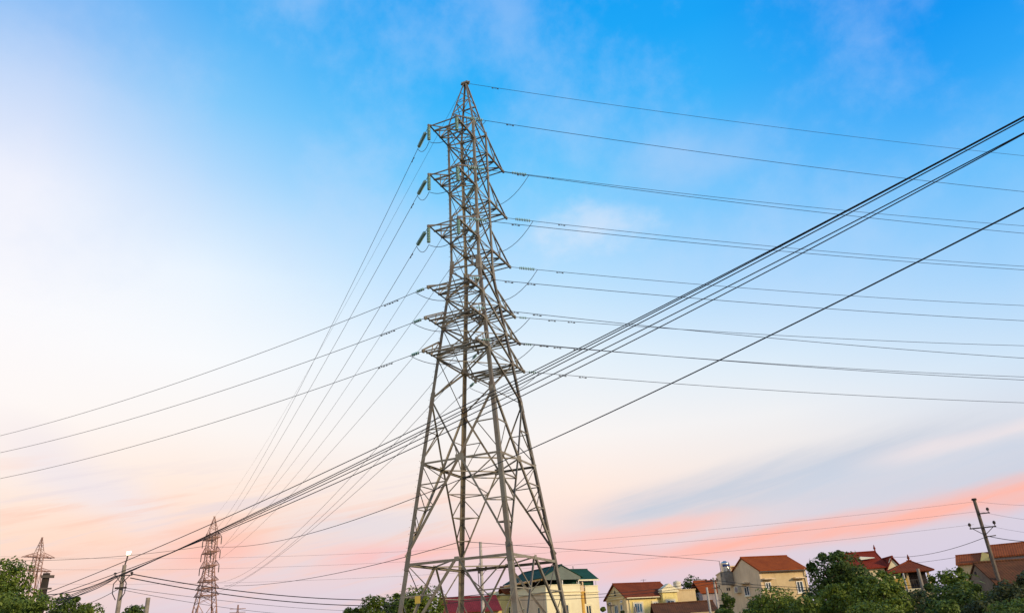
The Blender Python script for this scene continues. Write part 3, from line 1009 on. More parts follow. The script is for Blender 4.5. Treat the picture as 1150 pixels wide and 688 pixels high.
stub, stub_top = pole('short bare concrete post beside the round dark treetop', 166.5, 670.5, 52, 0.30, 0.24, 'concrete')
pm, pm_top = pole('concrete pole with hung insulators seen between the tower legs', 539.5, 608, 70, 0.36, 0.26, 'concrete_pale')
zz = zat(540.5, 640, 70)
crossarm(pm, zz, -0.45, 0.45, 0.2, (-0.4, 0.4), 0.3, 0.09)
mm = MB().tube([(-0.16, -0.2, zz + 0.6), (-0.3, -0.25, zz), (-0.26, -0.25, zz - 1.2), (-0.1, -0.2, zz - 1.6)], 0.03, 6)
mm.build('drop_lead', M['cable'], pm)
mm = MB().box((-0.28, -0.3, zz - 0.25), (-0.1, -0.14, zz + 0.25)); mm.build('fuse_box', M['iron'], pm)
pw, pw_top = pole('slim white concrete post leaning before the old tiled roof', 793.5, 659, 66, 0.24, 0.17, 'concrete_pale')
ph, ph_top = pole('pale service pole with looped cables beside the tan house', 801, 648, 78, 0.26, 0.2, 'concrete_pale')
crossarm(ph, ph_top.z - 0.35, -0.9, 0.35, 0.1, (-0.8, -0.3, 0.3), 0.2, 0.07, False)
crossarm(ph, ph_top.z - 0.95, -0.35, 0.45, 0.1, (0.4,), 0.2, 0.07, False)
mm = MB().tube([(0.1, -0.2, ph_top.z - 0.8), (0.5, -0.2, ph_top.z - 1.1), (0.62, -0.2, ph_top.z - 1.7), (0.3, -0.2, ph_top.z - 2.1), (0.1, -0.2, ph_top.z - 2.0)], 0.03, 6)
mm.build('cable_coil', M['cable'], ph)
pg, pg_top = pole('grey concrete post rising before the dark open storey of the pavilion', 1030.5, 638, 64, 0.30, 0.22, 'concrete')
pt_, pt_top = pole('thin pale post left of the grey one before the pavilion', 1014, 643, 66, 0.18, 0.14, 'concrete_pale')
pfr, pfr_top = pole('short square post with clamp before the yellow house gable', 686, 676, 74, 0.24, 0.2, 'concrete')
crossarm(pfr, pfr_top.z - 0.25, -0.35, 0.35, 0.1, (-0.3,), 0.14, 0.07, False)
pst, pst_top = pole('stub of a concrete post before the yellow house windows', 713, 681, 74, 0.22, 0.2, 'concrete')

# ------------------------------------------------------------------ cables
CAB_R = 0.0155


def cable(label, pts, r=CAB_R, name='overhead_cable', group='low voltage cables', mat='cable'):
    return tag(MB().tube(pts, r, 6).build(name, M[mat]), label, 'cable', group)


def far_right(px, py, z):
    d = ray(px, py)
    t = (z - CAM.z) / d.z
    return CAM + d * t


# black bundle from the stout pole, passing over the frame's right side
def span2(A, m1, m2, rp, zB, n=70, over=0.45):
    """cable leaving the frame at rp at height zB, seen through m2; its height on the pole is solved so it is seen through m1"""
    best = None
    B = far_right(rp[0], rp[1], zB)
    for dz in np.linspace(-1.2, 1.2, 121):
        pts = span(A + Vector((0, 0, dz)), B, mid=m2, n=n, over=over)
        for p, q in zip(pts, pts[1:]):
            a, b = proj(p), proj(q)
            if a[2] > 1 and a[0] <= m1[0] <= b[0]:
                e = abs(a[1] + (b[1] - a[1]) * (m1[0] - a[0]) / (b[0] - a[0]) - m1[1])
                if best is None or e < best[0]:
                    best = (e, pts, dz)
    return best[1]


bundle = [
 ((0.36, -0.75), (245, 584.5), (560, 436), (1150, 130.6), 'thick black cable, highest of the bundle crossing before the tower'),
 ((0.33, -1.10), (240, 597.5), (560, 440), (1150, 131.6), 'thick black cable, second from the top of the bundle crossing before the tower'),
 ((0.30, -1.14), (240, 598.3), (560, 443.5), (1150, 134.4), 'thick black cable in the middle of the bundle crossing before the tower'),
 ((0.36, -1.18), (240, 599.5), (560, 450), (1150, 149.3), 'thick black cable, second from the bottom of the bundle crossing before the tower'),
 ((0.28, -1.22), (240, 601), (560, 457), (1150, 150.3), 'thick black cable, lowest of the bundle crossing before the tower'),
]
for i, ((dx, dz), m1, mid, rp, lab) in enumerate(bundle):
    A = ps_top + Vector((dx, -0.2, dz))
    cable(lab, span2(A, m1, mid, rp, 12.5), CAB_R, group='black cables crossing before the tower')
# single cable below, from the right edge to the far side
A = at(232, 612.5, 75)
B = far_right(1150, 233.5, 7.6)
pts = span(A, B, mid=(602, 501), n=60, over=0.4)
# it carries on to the lamp pole side as a second span
cable('single thick black cable slanting below the bundle across the tower', pts, CAB_R * 0.95, group='black cables crossing before the tower')
A2 = at(-40, 628, 82)
cable('faint cable continuing left past the lit lamp from the slanting black cable', span(A, A2, sag=0.5, n=20), 0.017, group='black cables crossing before the tower')

# low-voltage line: lamp pole -> pole between the tower legs -> service pole -> right
L0 = Vector((pl_top.x + 0.6, pl_top.y - 0.2, zat(147, 644.5, 58)))
L1 = Vector((pl_top.x + 0.6, pl_top.y - 0.2, zat(149, 649, 58)))
M0 = Vector((pm_top.x, pm_top.y - 0.2, zat(540, 667, 70)))
M1 = Vector((pm_top.x, pm_top.y - 0.2, zat(540, 673, 70)))
cable('upper of two cables sagging from the lamp pole behind the tower', span(L0, M0, mid=(340, 670), n=40), 0.033, group='cables from the lamp pole')
cable('lower of two cables sagging from the lamp pole behind the tower', span(L1, M1, mid=(340, 676.3), n=40), 0.033, group='cables from the lamp pole')
T0 = Vector((ph_top.x, ph_top.y - 0.2, zat(802, 651, 78)))
T1 = Vector((ph_top.x, ph_top.y - 0.2, zat(802, 654.5, 78)))
cable('upper cable crossing before the cream villa to the service pole', span(M0, T0, mid=(640, 668), n=30), 0.024, group='cables before the houses')
cable('lower cable crossing before the cream villa to the service pole', span(M1, T1, mid=(640, 672), n=30), 0.024, group='cables before the houses')
G0 = Vector((pg_top.x, pg_top.y, zat(1031, 656, 64)))
G1 = Vector((pg_top.x, pg_top.y, zat(1031, 659, 64)))
cable('upper cable passing before the tan house windows', span(T0, G0, mid=(860, 657), n=30), 0.024, group='cables before the houses')
cable('lower cable passing before the tan house windows', span(T1, G1, mid=(860, 660), n=30), 0.024, group='cables before the houses')
# left leads from lamp pole to the stout pole
for k_, (ya_, yb_) in enumerate(((646.5, 657.5), (650, 661.5))):
    A = Vector((pl_top.x - 0.5, pl_top.y - 0.2, zat(132, ya_, 58)))
    B = ps_top + Vector((0.3, -0.2, -1.05 - 0.35 * k_))
    cable('%s of two leads from the lamp pole to the stout dark pole' % ('upper', 'lower')[k_], span(A, B, sag=0.25, n=20), 0.024, group='cables from the lamp pole')
A = Vector((pl_top.x, pl_top.y - 0.2, zat(137, 660, 58)))
cable('thin service cable falling left from the lamp pole to the dark treetops', span(A, at(70, 683, 75), sag=0.3, n=20), 0.018, group='cables from the lamp pole')
for k_, (yy, mid) in enumerate(((660, (230, 671.5)), (662.5, (215, 676)))):
    A = Vector((pl_top.x + 0.3, pl_top.y - 0.2, zat(140, yy, 58)))
    cable('%s thin service wire drifting right from the lamp pole bracket' % ('upper', 'lower')[k_], span(A, at(420, 686 + 4 * k_, 90), mid=mid, n=24), 0.014, group='cables from the lamp pole')
# fibre cables clamped to the tower leg
C0 = main.world(Vector((1, -1, 0)) * main.hw(zat(524, 604, 53)) + Vector((0, 0, zat(524, 604, 53))))
cable('thin dark cable sagging from the tower leg to the tan house', span(C0, at(808, 629.5, 88), mid=(690, 620), n=24), 0.02, group='cables tied to the tower leg')
C1 = at(252, 657, 120)
cable('thin dark cable falling left from the tower leg towards the distant tower', span(C0, C1, mid=(400, 638.5), n=24), 0.024, group='cables tied to the tower leg')
# three long distribution wires from the right pole across the whole view, and their runs to the right
dd = pr_top
ends = [(561 + 2, (640, 607.3), (-60, 622)), (577, (640, 618.4), (-60, 636)), (591.5, (640, 634), (-60, 652))]
for k_, (yy, mid, le) in enumerate(ends):
    px = 1094 if k_ == 0 else (1097 if k_ == 1 else 1094)
    A = at(px, yy - (0 if k_ == 0 else 3), 61.8)
    B = at(le[0], le[1], 95)
    cable('%s of three faint wires spanning the whole view from the staggered pole' % ('highest', 'middle', 'lowest')[k_], span(A, B, mid=mid, n=60), 0.008, group='distribution wires from the right pole', name='distribution_wire', mat='wire_pale')
    B = at(1210, (561, 583, 598)[k_] + 5, 58)
    cable('%s faint wire leaving the staggered pole to the right' % ('highest', 'middle', 'lowest')[k_], span(at(1098 + 3 * k_, yy - 3 * (k_ > 0), 61.8), B, sag=0.15, n=14), 0.008, group='distribution wires from the right pole', name='distribution_wire', mat='wire_pale')
K = Vector((pr_top.x, pr_top.y - 0.3, zat(1104, 602.5, 62)))
cable('dark service cable from the staggered pole clamp falling left to the red roofs', span(K, at(1000, 625, 84), sag=0.4, n=16), 0.018, group='service cables at the right pole')
cable('dark service cable from the staggered pole clamp to the right edge', span(K, at(1200, 607, 58), sag=0.2, n=14), 0.022, group='service cables at the right pole')
cable('faint wire passing behind the pavilion finial', span(at(905, 634, 110), at(1090, 622.5, 100), sag=0.6, n=16), 0.018, group='service cables at the right pole')


# ------------------------------------------------------------------ houses
def seg_len(Kp, d, px, py):
    r = ray(px, py)
    A = np.array([[d.x, -r.x], [d.y, -r.y]])
    t, s = np.linalg.solve(A, np.array([CAM.x - Kp.x, CAM.y - Kp.y]))
    return float(t)


def frame_of(kx, ky, dist, turn):
    """near corner on the ground under a picture point; turn = degrees the right wall recedes from the view plane"""
    P = at(kx, ky, dist)
    a = math.atan2(P.x, P.y)
    psi = R(turn) - a
    e1 = Vector((math.cos(psi), math.sin(psi), 0)); e2 = Vector((-math.sin(psi), math.cos(psi), 0))
    return Vector((P.x, P.y, 0)), psi, e1, e2


def gable_roof(m, x0, x1, y0, y1, ze, zr, ov=0.35, t=0.12, axis='x', ovg=None):
    """two pitched slabs meeting on a ridge along x (or y)"""
    ovg = ov if ovg is None else ovg
    if axis == 'x':
        c = (y0 + y1) / 2; sl = (zr - ze) / (c - y0)
        for s, ye in ((-1, y0 - ov), (1, y1 + ov)):
            zz_ = ze - sl * ov
            m.prism([(x0 - ovg, ye, zz_), (x1 + ovg, ye, zz_), (x1 + ovg, c, zr), (x0 - ovg, c, zr)], (0, 0, t))
        m.tube([(x0 - ovg, c, zr + t), (x1 + ovg, c, zr + t)], 0.1, 6)
    else:
        c = (x0 + x1) / 2; sl = (zr - ze) / (c - x0)
        for s, xe in ((-1, x0 - ov), (1, x1 + ov)):
            zz_ = ze - sl * ov
            m.prism([(xe, y0 - ovg, zz_), (xe, y1 + ovg, zz_), (c, y1 + ovg, zr), (c, y0 - ovg, zr)], (0, 0, t))
        m.tube([(c, y0 - ovg, zr + t), (c, y1 + ovg, zr + t)], 0.1, 6)


def hip_roof(m, x0, x1, y0, y1, ze, zr, r0, r1, ov=0.5, t=0.1):
    c = (y0 + y1) / 2
    x0 -= ov; x1 += ov; y0 -= ov; y1 += ov
    b = [(x0, y0, ze), (x1, y0, ze), (x1, y1, ze), (x0, y1, ze)]
    bt = [(p[0], p[1], ze + t) for p in b]
    a0, a1 = (r0, c, zr), (r1, c, zr)
    m.add(b + bt + [a0, a1], [(3, 2, 1, 0), (0, 1, 5, 4), (1, 2, 6, 5), (2, 3, 7, 6), (3, 0, 4, 7), (4, 5, 9, 8), (5, 6, 9), (6, 7, 8, 9), (7, 4, 8)])
    m.tube([(r0 - 0.05, c, zr + 0.04), (r1 + 0.05, c, zr + 0.04)], 0.09, 6)
    for e, apex in ((bt[0], a0), (bt[1], a1), (bt[2], a1), (bt[3], a0)):
        m.tube([e, apex], 0.06, 5)


def window(root, face, u0, u1, z0, z1, leaves=2, frame='white_trim', pane='glass', hood=None, depth=0.0, surround=None, at_=0.0):
    """a framed window standing on a wall: face 'r' = right wall (local y = at_), 'l' = left wall (local x = at_)"""
    def P(u, o, z):
        return (u, at_ - o, z) if face == 'r' else (at_ - o, u, z)

    def bx(m, ua, ub, oa, ob, za, zb_):
        a = P(ua, oa, za); b = P(ub, ob, zb_)
        m.box([min(i, j) for i, j in zip(a, b)], [max(i, j) for i, j in zip(a, b)])
    m = MB()
    f = 0.09
    bx(m, u0, u0 + f, 0.005, 0.07, z0, z1); bx(m, u1 - f, u1, 0.005, 0.07, z0, z1)
    bx(m, u0 + f, u1 - f, 0.005, 0.07, z0, z0 + f); bx(m, u0 + f, u1 - f, 0.005, 0.07, z1 - f, z1)
    w = (u1 - u0 - 2 * f) / leaves
    for i in range(1, leaves):
        c = u0 + f + w * i
        bx(m, c - f * 0.5, c + f * 0.5, 0.006, 0.065, z0 + f, z1 - f)
    fr = m.build('window', M[frame], root)
    m = MB()
    bx(m, u0 + f * 0.8, u1 - f * 0.8, 0.008, 0.03, z0 + f * 0.8, z1 - f * 0.8)
    m.build('pane', M[pane], fr)
    if surround:
        m = MB(); s = 0.16
        bx(m, u0 - s, u0 - 0.004, 0.004, 0.09, z0 - s, z1 + s); bx(m, u1 + 0.004, u1 + s, 0.004, 0.09, z0 - s, z1 + s)
        bx(m, u0, u1, 0.004, 0.085, z1 + 0.004, z1 + s); bx(m, u0, u1, 0.004, 0.085, z0 - s, z0 - 0.004)
        m.build('surround', M[surround], fr)
    else:
        m = MB()
        bx(m, u0 - 0.1, u1 + 0.1, 0.004, 0.14, z0 - 0.1, z0 - 0.01)
        m.build('sill', M['cream_plain'], fr)
    if hood:
        m = MB()
        bx(m, u0 - 0.3, u1 + 0.3, 0.004, 0.6, z1 + 0.25, z1 + 0.36)
        m.build('hood', M[hood], fr)
    return fr


def ux(Kp, e, px, py):
    return seg_len(Kp, e, px, py)


# ---- tan house with red roof
D3 = 85
Kp, psi, e1, e2 = frame_of(852, 640, D3, 30)
ze = Kp and zat(852, 640, D3)
L = ux(Kp, e1, 904, 638); Wd = ux(Kp, e2, 819.5, 643)
h3 = thing('house', 'tan two-storey house with a red gable roof and steel rooftop tank', 'house', Kp, psi, 'village houses')
mid = Kp + e2 * (Wd / 2)
zr = zat(832, 626, math.hypot(mid.x, mid.y)) - 0.1
m = MB().prism([(0, 0, 0), (0, Wd, 0), (0, Wd, ze), (0, Wd / 2, zr), (0, 0, ze)], (0.25, 0, 0))
m.build('gable_wall', M['taupe'], h3)
m = MB().box((0.252, 0, 0), (L, Wd, ze)).prism([(L, 0, ze), (L, Wd, ze), (L, Wd / 2, zr)], (-0.25, 0, 0))
m.build('wall', M['tan'], h3)
m = MB(); gable_roof(m, 0, L, 0, Wd, ze, zr, 0.3, 0.14, 'x', 0.12); m.build('roof', M['roof_red'], h3)
w0 = ux(Kp, e1, 860, 660); w1 = ux(Kp, e1, 866.5, 660)
window(h3, 'r', w0, w1, zat(862, 661.5, D3 + 1), zat(862, 653.5, D3 + 1), 2, hood='taupe')
w0 = ux(Kp, e1, 895, 660); w1 = ux(Kp, e1, 902.5, 660)
window(h3, 'r', w0, w1, zat(898, 665.5, D3 + 2.6), zat(898, 652, D3 + 2.6), 2, hood='taupe')
w1 = ux(Kp, e2, 836, 660); w0 = ux(Kp, e2, 841.5, 660)
window(h3, 'l', w0, w1, zat(838, 668, D3 + 1), zat(838, 657, D3 + 1), 2, hood='taupe')
MB().tube([(L - 0.25, -0.08, 0), (L - 0.25, -0.08, ze - 0.15), (L - 0.25, -0.3, ze - 0.05)], 0.05, 6).build('downpipe', M['white_plastic'], h3)
MB().box((-0.1, -0.42, ze - 0.2), (L + 0.1, -0.31, ze - 0.1)).build('gutter', M['iron'], h3)
# left lower extension with sloping parapet
W2 = ux(Kp, e2, 803, 645)
m = MB().box((0.01, Wd + 0.004, 0), (L * 0.7, W2, zat(806, 644.5, D3 + 3)))
m.build('annex', M['taupe'], h3)
zt = zat(806, 644.5, D3 + 3)
m = MB().prism([(0.2, W2 + 0.1, zt), (0.2, Wd + 0.05, zt), (0.2, Wd + 0.05, zat(815, 635, D3 + 3)), (0.2, W2 + 0.1, zt + 0.25)], (0.12, 0, 0))
m.prism([(0.15, W2 + 0.2, zt + 0.2), (0.15, Wd + 0.02, zat(815, 635, D3 + 3) + 0.05), (0.15, Wd + 0.02, zat(815, 635, D3 + 3) + 0.17), (0.15, W2 + 0.2, zt + 0.32)], (1.2, 0, 0))
m.build('annex_parapet', M['taupe'], h3)
# air conditioner
u_ac = ux(Kp, e2, 829.5, 660)
za = zat(830, 660.5, D3 + 2)
m = MB().box((-0.36, u_ac - 0.42, za - 0.32), (-0.02, u_ac + 0.42, za + 0.32)); ac = m.build('air_conditioner', M['white_plastic'], h3)
m = MB().tube([(-0.37, u_ac - 0.1, za), (-0.40, u_ac - 0.1, za)], 0.26, 14); m.build('fan_grille', M['grey_wall'], ac)
for q in (816.5, 818.8):
    u = ux(Kp, e2, q, 659)
    zq = zat(q, 659.5, D3 + 3)
    MB().box((-0.02, u - 0.13, zq - 0.15), (0.008, u + 0.13, zq + 0.15)).build('vent', M['dark_open'], h3) if u >= Wd else MB().box((-0.02, u - 0.13, zq - 0.15), (-0.002, u + 0.13, zq + 0.15)).build('vent', M['dark_open'], h3)
# stainless tank on the annex
tb = at(815.6, 643, D3 + 5)
ztop = zat(816.2, 629.3, D3 + 5); zbt = zat(815.6, 642.0, D3 + 5)
tk = thing('water_tank', 'shiny stainless steel water tank with a blue band on the tan house', 'water tank', (tb.x, tb.y, zbt - 0.1), psi, 'rooftop water tanks')
rr = 0.50; hT = ztop - zbt
m = MB()
prof = [(0.0, rr * 0.92), (0.06, rr)]
for i in range(7):
    z_ = 0.12 + (hT * 0.74 - 0.12) * i / 6
    prof += [(z_, rr), (z_ + 0.03, rr * 0.965), (z_ + 0.06, rr)]
prof += [(hT * 0.85, rr * 0.92), (hT * 0.93, rr * 0.62), (hT * 0.95, 0.2), (hT, 0.18), (hT + 0.01, 0.01)]
m.tube([(0, 0, a + 0.1) for a, _ in prof], [b for _, b in prof], 20); m.build('barrel', M['stainless'], tk, True)
m = MB()
for i in range(12):
    a0 = R(-150 + 10 * i) ; a1 = R(-150 + 10 * (i + 1))
    m.add([((rr + .015) * math.cos(a), (rr + .015) * math.sin(a), z) for a, z in ((a0, hT * .58), (a1, hT * .58), (a1, hT * .74), (a0, hT * .74))], [(0, 1, 2, 3)])
m.build('printed_band', M['blue_label'], tk)
m = MB().box((-0.5, -0.5, -1.2), (0.5, 0.5, 0.09)); m.build('stand', M['concrete'], tk)
ant = at(809.5, 641, D3 + 4)
m = MB().tube([(ant.x, ant.y, ant.z - 0.6), (ant.x, ant.y, zat(809.3, 629, D3 + 4))], 0.03, 6)
tag(m.build('antenna_mast', M['iron']), 'bare thin mast standing left of the shiny roof tank', 'mast')

# ---- yellow house
D2 = 95
Kp, psi, e1, e2 = frame_of(702.8, 670, D2, 28)
ze = zat(702.8, 669.5, D2)
L = ux(Kp, e1, 757, 666); Wd = ux(Kp, e2, 680.5, 671)
mid = Kp + e2 * (Wd / 2)
zr = zat(687, 656.5, math.hypot(mid.x, mid.y))
h2 = thing('house', 'yellow house with a brown gable roof, pedimented bay and flat side block', 'house', Kp, psi, 'village houses')
m = MB().prism([(0, 0, 0), (0, Wd, 0), (0, Wd, ze), (0, Wd / 2, zr), (0, 0, ze)], (0.25, 0, 0)); m.build('gable_wall', M['cream'], h2)
m = MB().box((0.252, 0, 0), (L, Wd, ze)).prism([(L, 0, ze), (L, Wd, ze), (L, Wd / 2, zr)], (-0.25, 0, 0)); m.build('wall', M['yellow'], h2)
m = MB(); gable_roof(m, 0, L - 0.4, 0, Wd, ze, zr, 0.35, 0.13, 'x', 0.25); m.build('roof', M['roof_brown'], h2)
m = MB()
for k_ in range(3):
    zz = ze - 0.15 + k_ * 0.28
    yk = 0.25 + k_ * 0.45
    m.box((-0.10 - 0.03 * (2 - k_), yk, zz), (-0.003, Wd - yk, zz + 0.09))
m.build('gable_moulding', M['cream_plain'], h2)
window(h2, 'r', ux(Kp, e1, 712.0, 680), ux(Kp, e1, 721.2, 680), zat(716, 687.5, D2 + .7), zat(716, 676.5, D2 + .7), 3, 'white_trim', 'blue_shutter', None, 0, 'cream_plain')
window(h2, 'r', ux(Kp, e1, 733.5, 680), ux(Kp, e1, 738.8, 680), zat(736, 682.5, D2 + 2), zat(736, 675.4, D2 + 2), 2, 'white_trim', 'glass', None, 0, 'cream_plain')
b0 = ux(Kp, e1, 741, 670); b1 = L - 0.02
zbay = zat(748, 664.8, D2 + 2.5)
m = MB().box((b0, -0.7, 0), (b1, -0.004, zbay)); m.build('bay', M['yellow'], h2)
m = MB().prism([(b0 - 0.15, -0.85, zbay + 0.3), (b1 + 0.1, -0.85, zbay + 0.3), ((b0 + b1) / 2, -0.85, zat(747.5, 655, D2 + 2.5))], (0, 0.9, 0))
m.box((b0 - 0.2, -0.95, zbay + 0.003), (b1 + 0.15, -0.1, zbay + 0.16)).box((b0 - 0.1, -0.88, zbay + 0.163), (b1 + 0.05, -0.1, zbay + 0.297))
m.build('pediment', M['cream_plain'], h2)
window(h2, 'r', b0 + 0.42, b1 - 0.5, zat(748, 679, D2 + 2), zat(748, 673.8, D2 + 2), 2, 'white_trim', 'glass', None, 0, 'cream_plain', at_=-0.7)
window(h2, 'l', ux(Kp, e2, 694, 680), ux(Kp, e2, 690.3, 680), zat(692, 692, D2 + 1.5), zat(692, 679, D2 + 1.5), 2, 'white_trim', 'blue_shutter')
window(h2, 'l', ux(Kp, e2, 699.4, 680), ux(Kp, e2, 697, 680), zat(698, 685, D2 + 1), zat(698, 678, D2 + 1), 1, 'white_trim', 'blue_shutter')
window(h2, 'l', ux(Kp, e2, 699.2, 674), ux(Kp, e2, 696.8, 674), zat(698, 676, D2 + 1), zat(698, 673.2, D2 + 1), 1, 'white_trim', 'blue_shutter')
window(h2, 'l', ux(Kp, e2, 686.5, 680), ux(Kp, e2, 684, 680), zat(685, 678, D2 + 2), zat(685, 674.8, D2 + 2), 1, 'white_trim', 'blue_shutter')
m = MB().prism([(-0.02, Wd / 2 - 0.28, zr - 1.25), (-0.02, Wd / 2 + 0.28, zr - 1.25), (-0.02, Wd / 2, zr - 0.62)], (-0.06, 0, 0)); m.build('gable_vent', M['dark_open'], h2)
sb1 = ux(Kp, e1, 780, 665)
m = MB().box((L + 0.003, -0.2, 0), (sb1, Wd * 0.7, zat(768, 661.8, D2 + 3.5))); m.box((L - 0.1, -0.28, zat(768, 661.8, D2 + 3.5) + 0.002), (sb1 + 0.06, Wd * 0.7 + 0.05, zat(768, 661.8, D2 + 3.5) + 0.1))
m.build('side_block', M['tan'], h2)
tb = at(761, 660, D2 + 5)
zt0, zt1 = zat(760.8, 662, D2 + 5), zat(760.8, 652, D2 + 5)
tk = thing('water_tank', 'squat yellowed cylindrical water tank on the flat block of the yellow house', 'water tank', (tb.x, tb.y, zt0), psi, 'rooftop water tanks')
m = MB(); hT = zt1 - zt0
m.tube([(0, 0, 0), (0, 0, 0.08), (0, 0, hT * .3), (0, 0, hT * .33), (0, 0, hT * .37), (0, 0, hT * .62), (0, 0, hT * .65), (0, 0, hT * .69), (0, 0, hT * .88), (0, 0, hT * .97), (0, 0, hT)], [.44, .48, .48, .45, .48, .48, .45, .48, .48, .42, .2], 18)
m.build('barrel', M['white_plastic'], tk, True)
MB().tube([(0, 0, hT), (0, 0, hT + 0.06)], [.17, .15], 12).build('lid', M['white_plastic'], tk)

def aerial(root, x, y, z, h):
    m = MB().tube([(x, y, z), (x, y, z + h)], 0.025, 5).tube([(x - 0.35, y, z + h - 0.1), (x + 0.35, y, z + h - 0.1)], 0.018, 5)
    for k_ in range(5):
        m.tube([(x - 0.3 + 0.15 * k_, y - 0.2, z + h - 0.1), (x - 0.3 + 0.15 * k_, y + 0.2, z + h - 0.1)], 0.012, 4)
    m.build('aerial', M['iron'], root)


aerial(h2, L * 0.62, Wd / 2, zr, 0.55)
MB().box((-0.1, -0.47, ze - 0.22), (b0 - 0.25, -0.37, ze - 0.12)).build('gutter', M['cream_plain'], h2)
MB().tube([(0.35, -0.07, 0), (0.35, -0.07, ze - 0.2)], 0.045, 6).build('downpipe', M['white_plastic'], h2)

# ---- cream villa with green metal roofs
D1 = 92
Kp, psi, e1, e2 = frame_of(613.5, 670, D1, 30)
zp = zat(613, 657, D1)
zc = zat(613, 665, D1)
Lm = ux(Kp, e1, 652, 665); La = ux(Kp, e1, 658, 665); L = ux(Kp, e1, 674, 665); Wd = ux(Kp, e2, 573, 665)
h1 = thing('villa', 'cream villa with a roof terrace under green metal roofs, behind the tower', 'house', Kp, psi, 'village houses')
m = MB().box((0, 0.25, 0), (0.25, Wd, zc)); m.build('side_wall', M['taupe'], h1)  # shaded side carries its own tone, apart from the cream front
m = MB().box((0, 0, 0), (Lm, 0.248, zc)).box((0.252, 0.252, 0), (Lm, Wd, zc - 0.01)); m.build('wall', M['cream_plain'], h1)
m = MB().box((Lm + 0.003, 0.9, 0), (La + 0.2, 3.5, zc)); m.build('recess', M['tan'], h1)
m = MB().tube([(Lm + 0.45, 0.45, 0), (Lm + 0.45, 0.45, zc - 0.1)], 0.24, 12).box((Lm + 0.15, 0.15, zc - 0.099), (Lm + 0.75, 0.75, zc + 0.05)); m.build('pillar', M['ochre'], h1)
m = MB().box((La + 0.203, 0.4, 0), (L, Wd * 0.8, zc - 0.1)); m.build('wing', M['cream_plain'], h1)
m = MB().box((-0.12, -0.12, zc + 0.002), (Lm + 0.12, Wd, zc + 0.13)).box((La + 0.1, 0.28, zc - 0.098), (L + 0.12, Wd * 0.8, zc + 0.04)).box((-0.06, -0.06, zc - 0.32), (Lm + 0.06, -0.003, zc - 0.22))
m.build('cornice', M['cream_plain'], h1)
m = MB()
m.box((0, 0, zc + 0.132), (Lm, 0.15, zp)); m.box((0, 0.152, zc + 0.132), (0.15, Wd, zp)); m.box((La + 0.2, 0.4, zc + 0.042), (L, 0.55, zp - 0.15)); m.box((L - 0.15, 0.552, zc + 0.042), (L, Wd * 0.8, zp - 0.15))
m.box((-0.06, -0.06, zp + 0.002), (Lm + 0.06, 0.2, zp + 0.09)); m.box((-0.06, 0.203, zp + 0.002), (0.2, Wd, zp + 0.09)); m.box((La + 0.14, 0.34, zp - 0.148), (L + 0.06, 0.6, zp - 0.07))
m.build('parapet', M['cream_plain'], h1)
zg = zat(612, 647.5, D1); zga = zat(631, 634.5, D1 + 1)
g0, g1_ = -0.25, Lm + 0.15
m = MB(); gable_roof(m, g0, g1_, 0.1, Wd + 0.6, zg, zga, 0.3, 0.1, 'y', 0.3); m.build('roof', M['roof_green'], h1)
cxg = (g0 + g1_) / 2
m = MB().prism([(g0 + 0.05, -0.1, zg + 0.02), (g1_ - 0.05, -0.1, zg + 0.02), (cxg, -0.1, zga - 0.05)], (0, 0.1, 0)).box((g0 + 0.05, -0.1, zg - 0.32), (g1_ - 0.05, 0.0, zg + 0.018)); m.build('gable_cladding', M['green_clad'], h1)
m = MB().box((g0 - 0.28, -0.1, zg - 0.36), (g0 - 0.2, Wd + 0.6, zg - 0.16)); m.build('fascia', M['lit_fascia'], h1)
m = MB()
for x_, y_ in ((0.1, 0.1), (Lm * 0.5, 0.1), (Lm - 0.1, 0.1), (0.1, Wd * 0.45), (0.1, Wd - 0.2), (Lm - 0.1, Wd - 0.2)):
    m.bar((x_, y_, zp - 0.1), (x_, y_, zg + 0.05), 0.11)
m.build('terrace_posts', M['white_trim'], h1)
m = MB().box((0.6, Wd * 0.5, zc + 0.2), (Lm - 0.3, Wd - 0.4, zg - 0.15)); m.build('terrace_dark_block', M['dark_open'], h1)  # dark solid for the shade inside the open terrace
zg2 = zat(664, 648.5, D1 + 3); zr2 = zat(655, 638, D1 + 4)
m = MB(); gable_roof(m, Lm * 0.55, L + 0.1, 0.9, 5.2, zg2, zr2, 0.3, 0.1, 'x', 0.35); m.tube([(La + 0.4, 3.05, zr2), (La + 0.4, 3.05, zr2 + 0.5)], 0.05, 6)
m.build('roof', M['roof_green'], h1)
m = MB().box((Lm + 0.32, 0.58, zg2 - 0.22), (L + 0.45, 0.62, zg2 - 0.06)); m.build('fascia', M['cream_plain'], h1)
m = MB().box((Lm * 0.56, 1.1, zg2 - 0.7), (L - 0.1, 4.9, zg2 - 0.2)); m.build('soffit_panel', M['roof_green'], h1)
m = MB().bar((L - 0.1, 0.5, zp - 0.2), (L - 0.1, 0.62, zg2 - 0.1), 0.08).bar((Lm + 0.2, 0.95, zc), (Lm + 0.2, 0.95, zg2), 0.08); m.build('wing_posts', M['white_trim'], h1)
window(h1, 'r', ux(Kp, e1, 631.5, 680), ux(Kp, e1, 638.5, 680), zat(635, 690.5, D1 + 1), zat(635, 678, D1 + 1), 2, 'cream_plain', 'glass', None, 0, 'cream_plain')
window(h1, 'r', ux(Kp, e1, 659.5, 680), ux(Kp, e1, 665.8, 680), zat(662, 690.5, D1 + 2.5), zat(662, 678.5, D1 + 2.5), 2, 'cream_plain', 'glass', None, 0, 'cream_plain', at_=0.4)
window(h1, 'l', ux(Kp, e2, 606.8, 680), ux(Kp, e2, 604, 680), zat(605, 690, D1 + 1), zat(605, 681, D1 + 1), 1, 'cream_plain', 'glass')
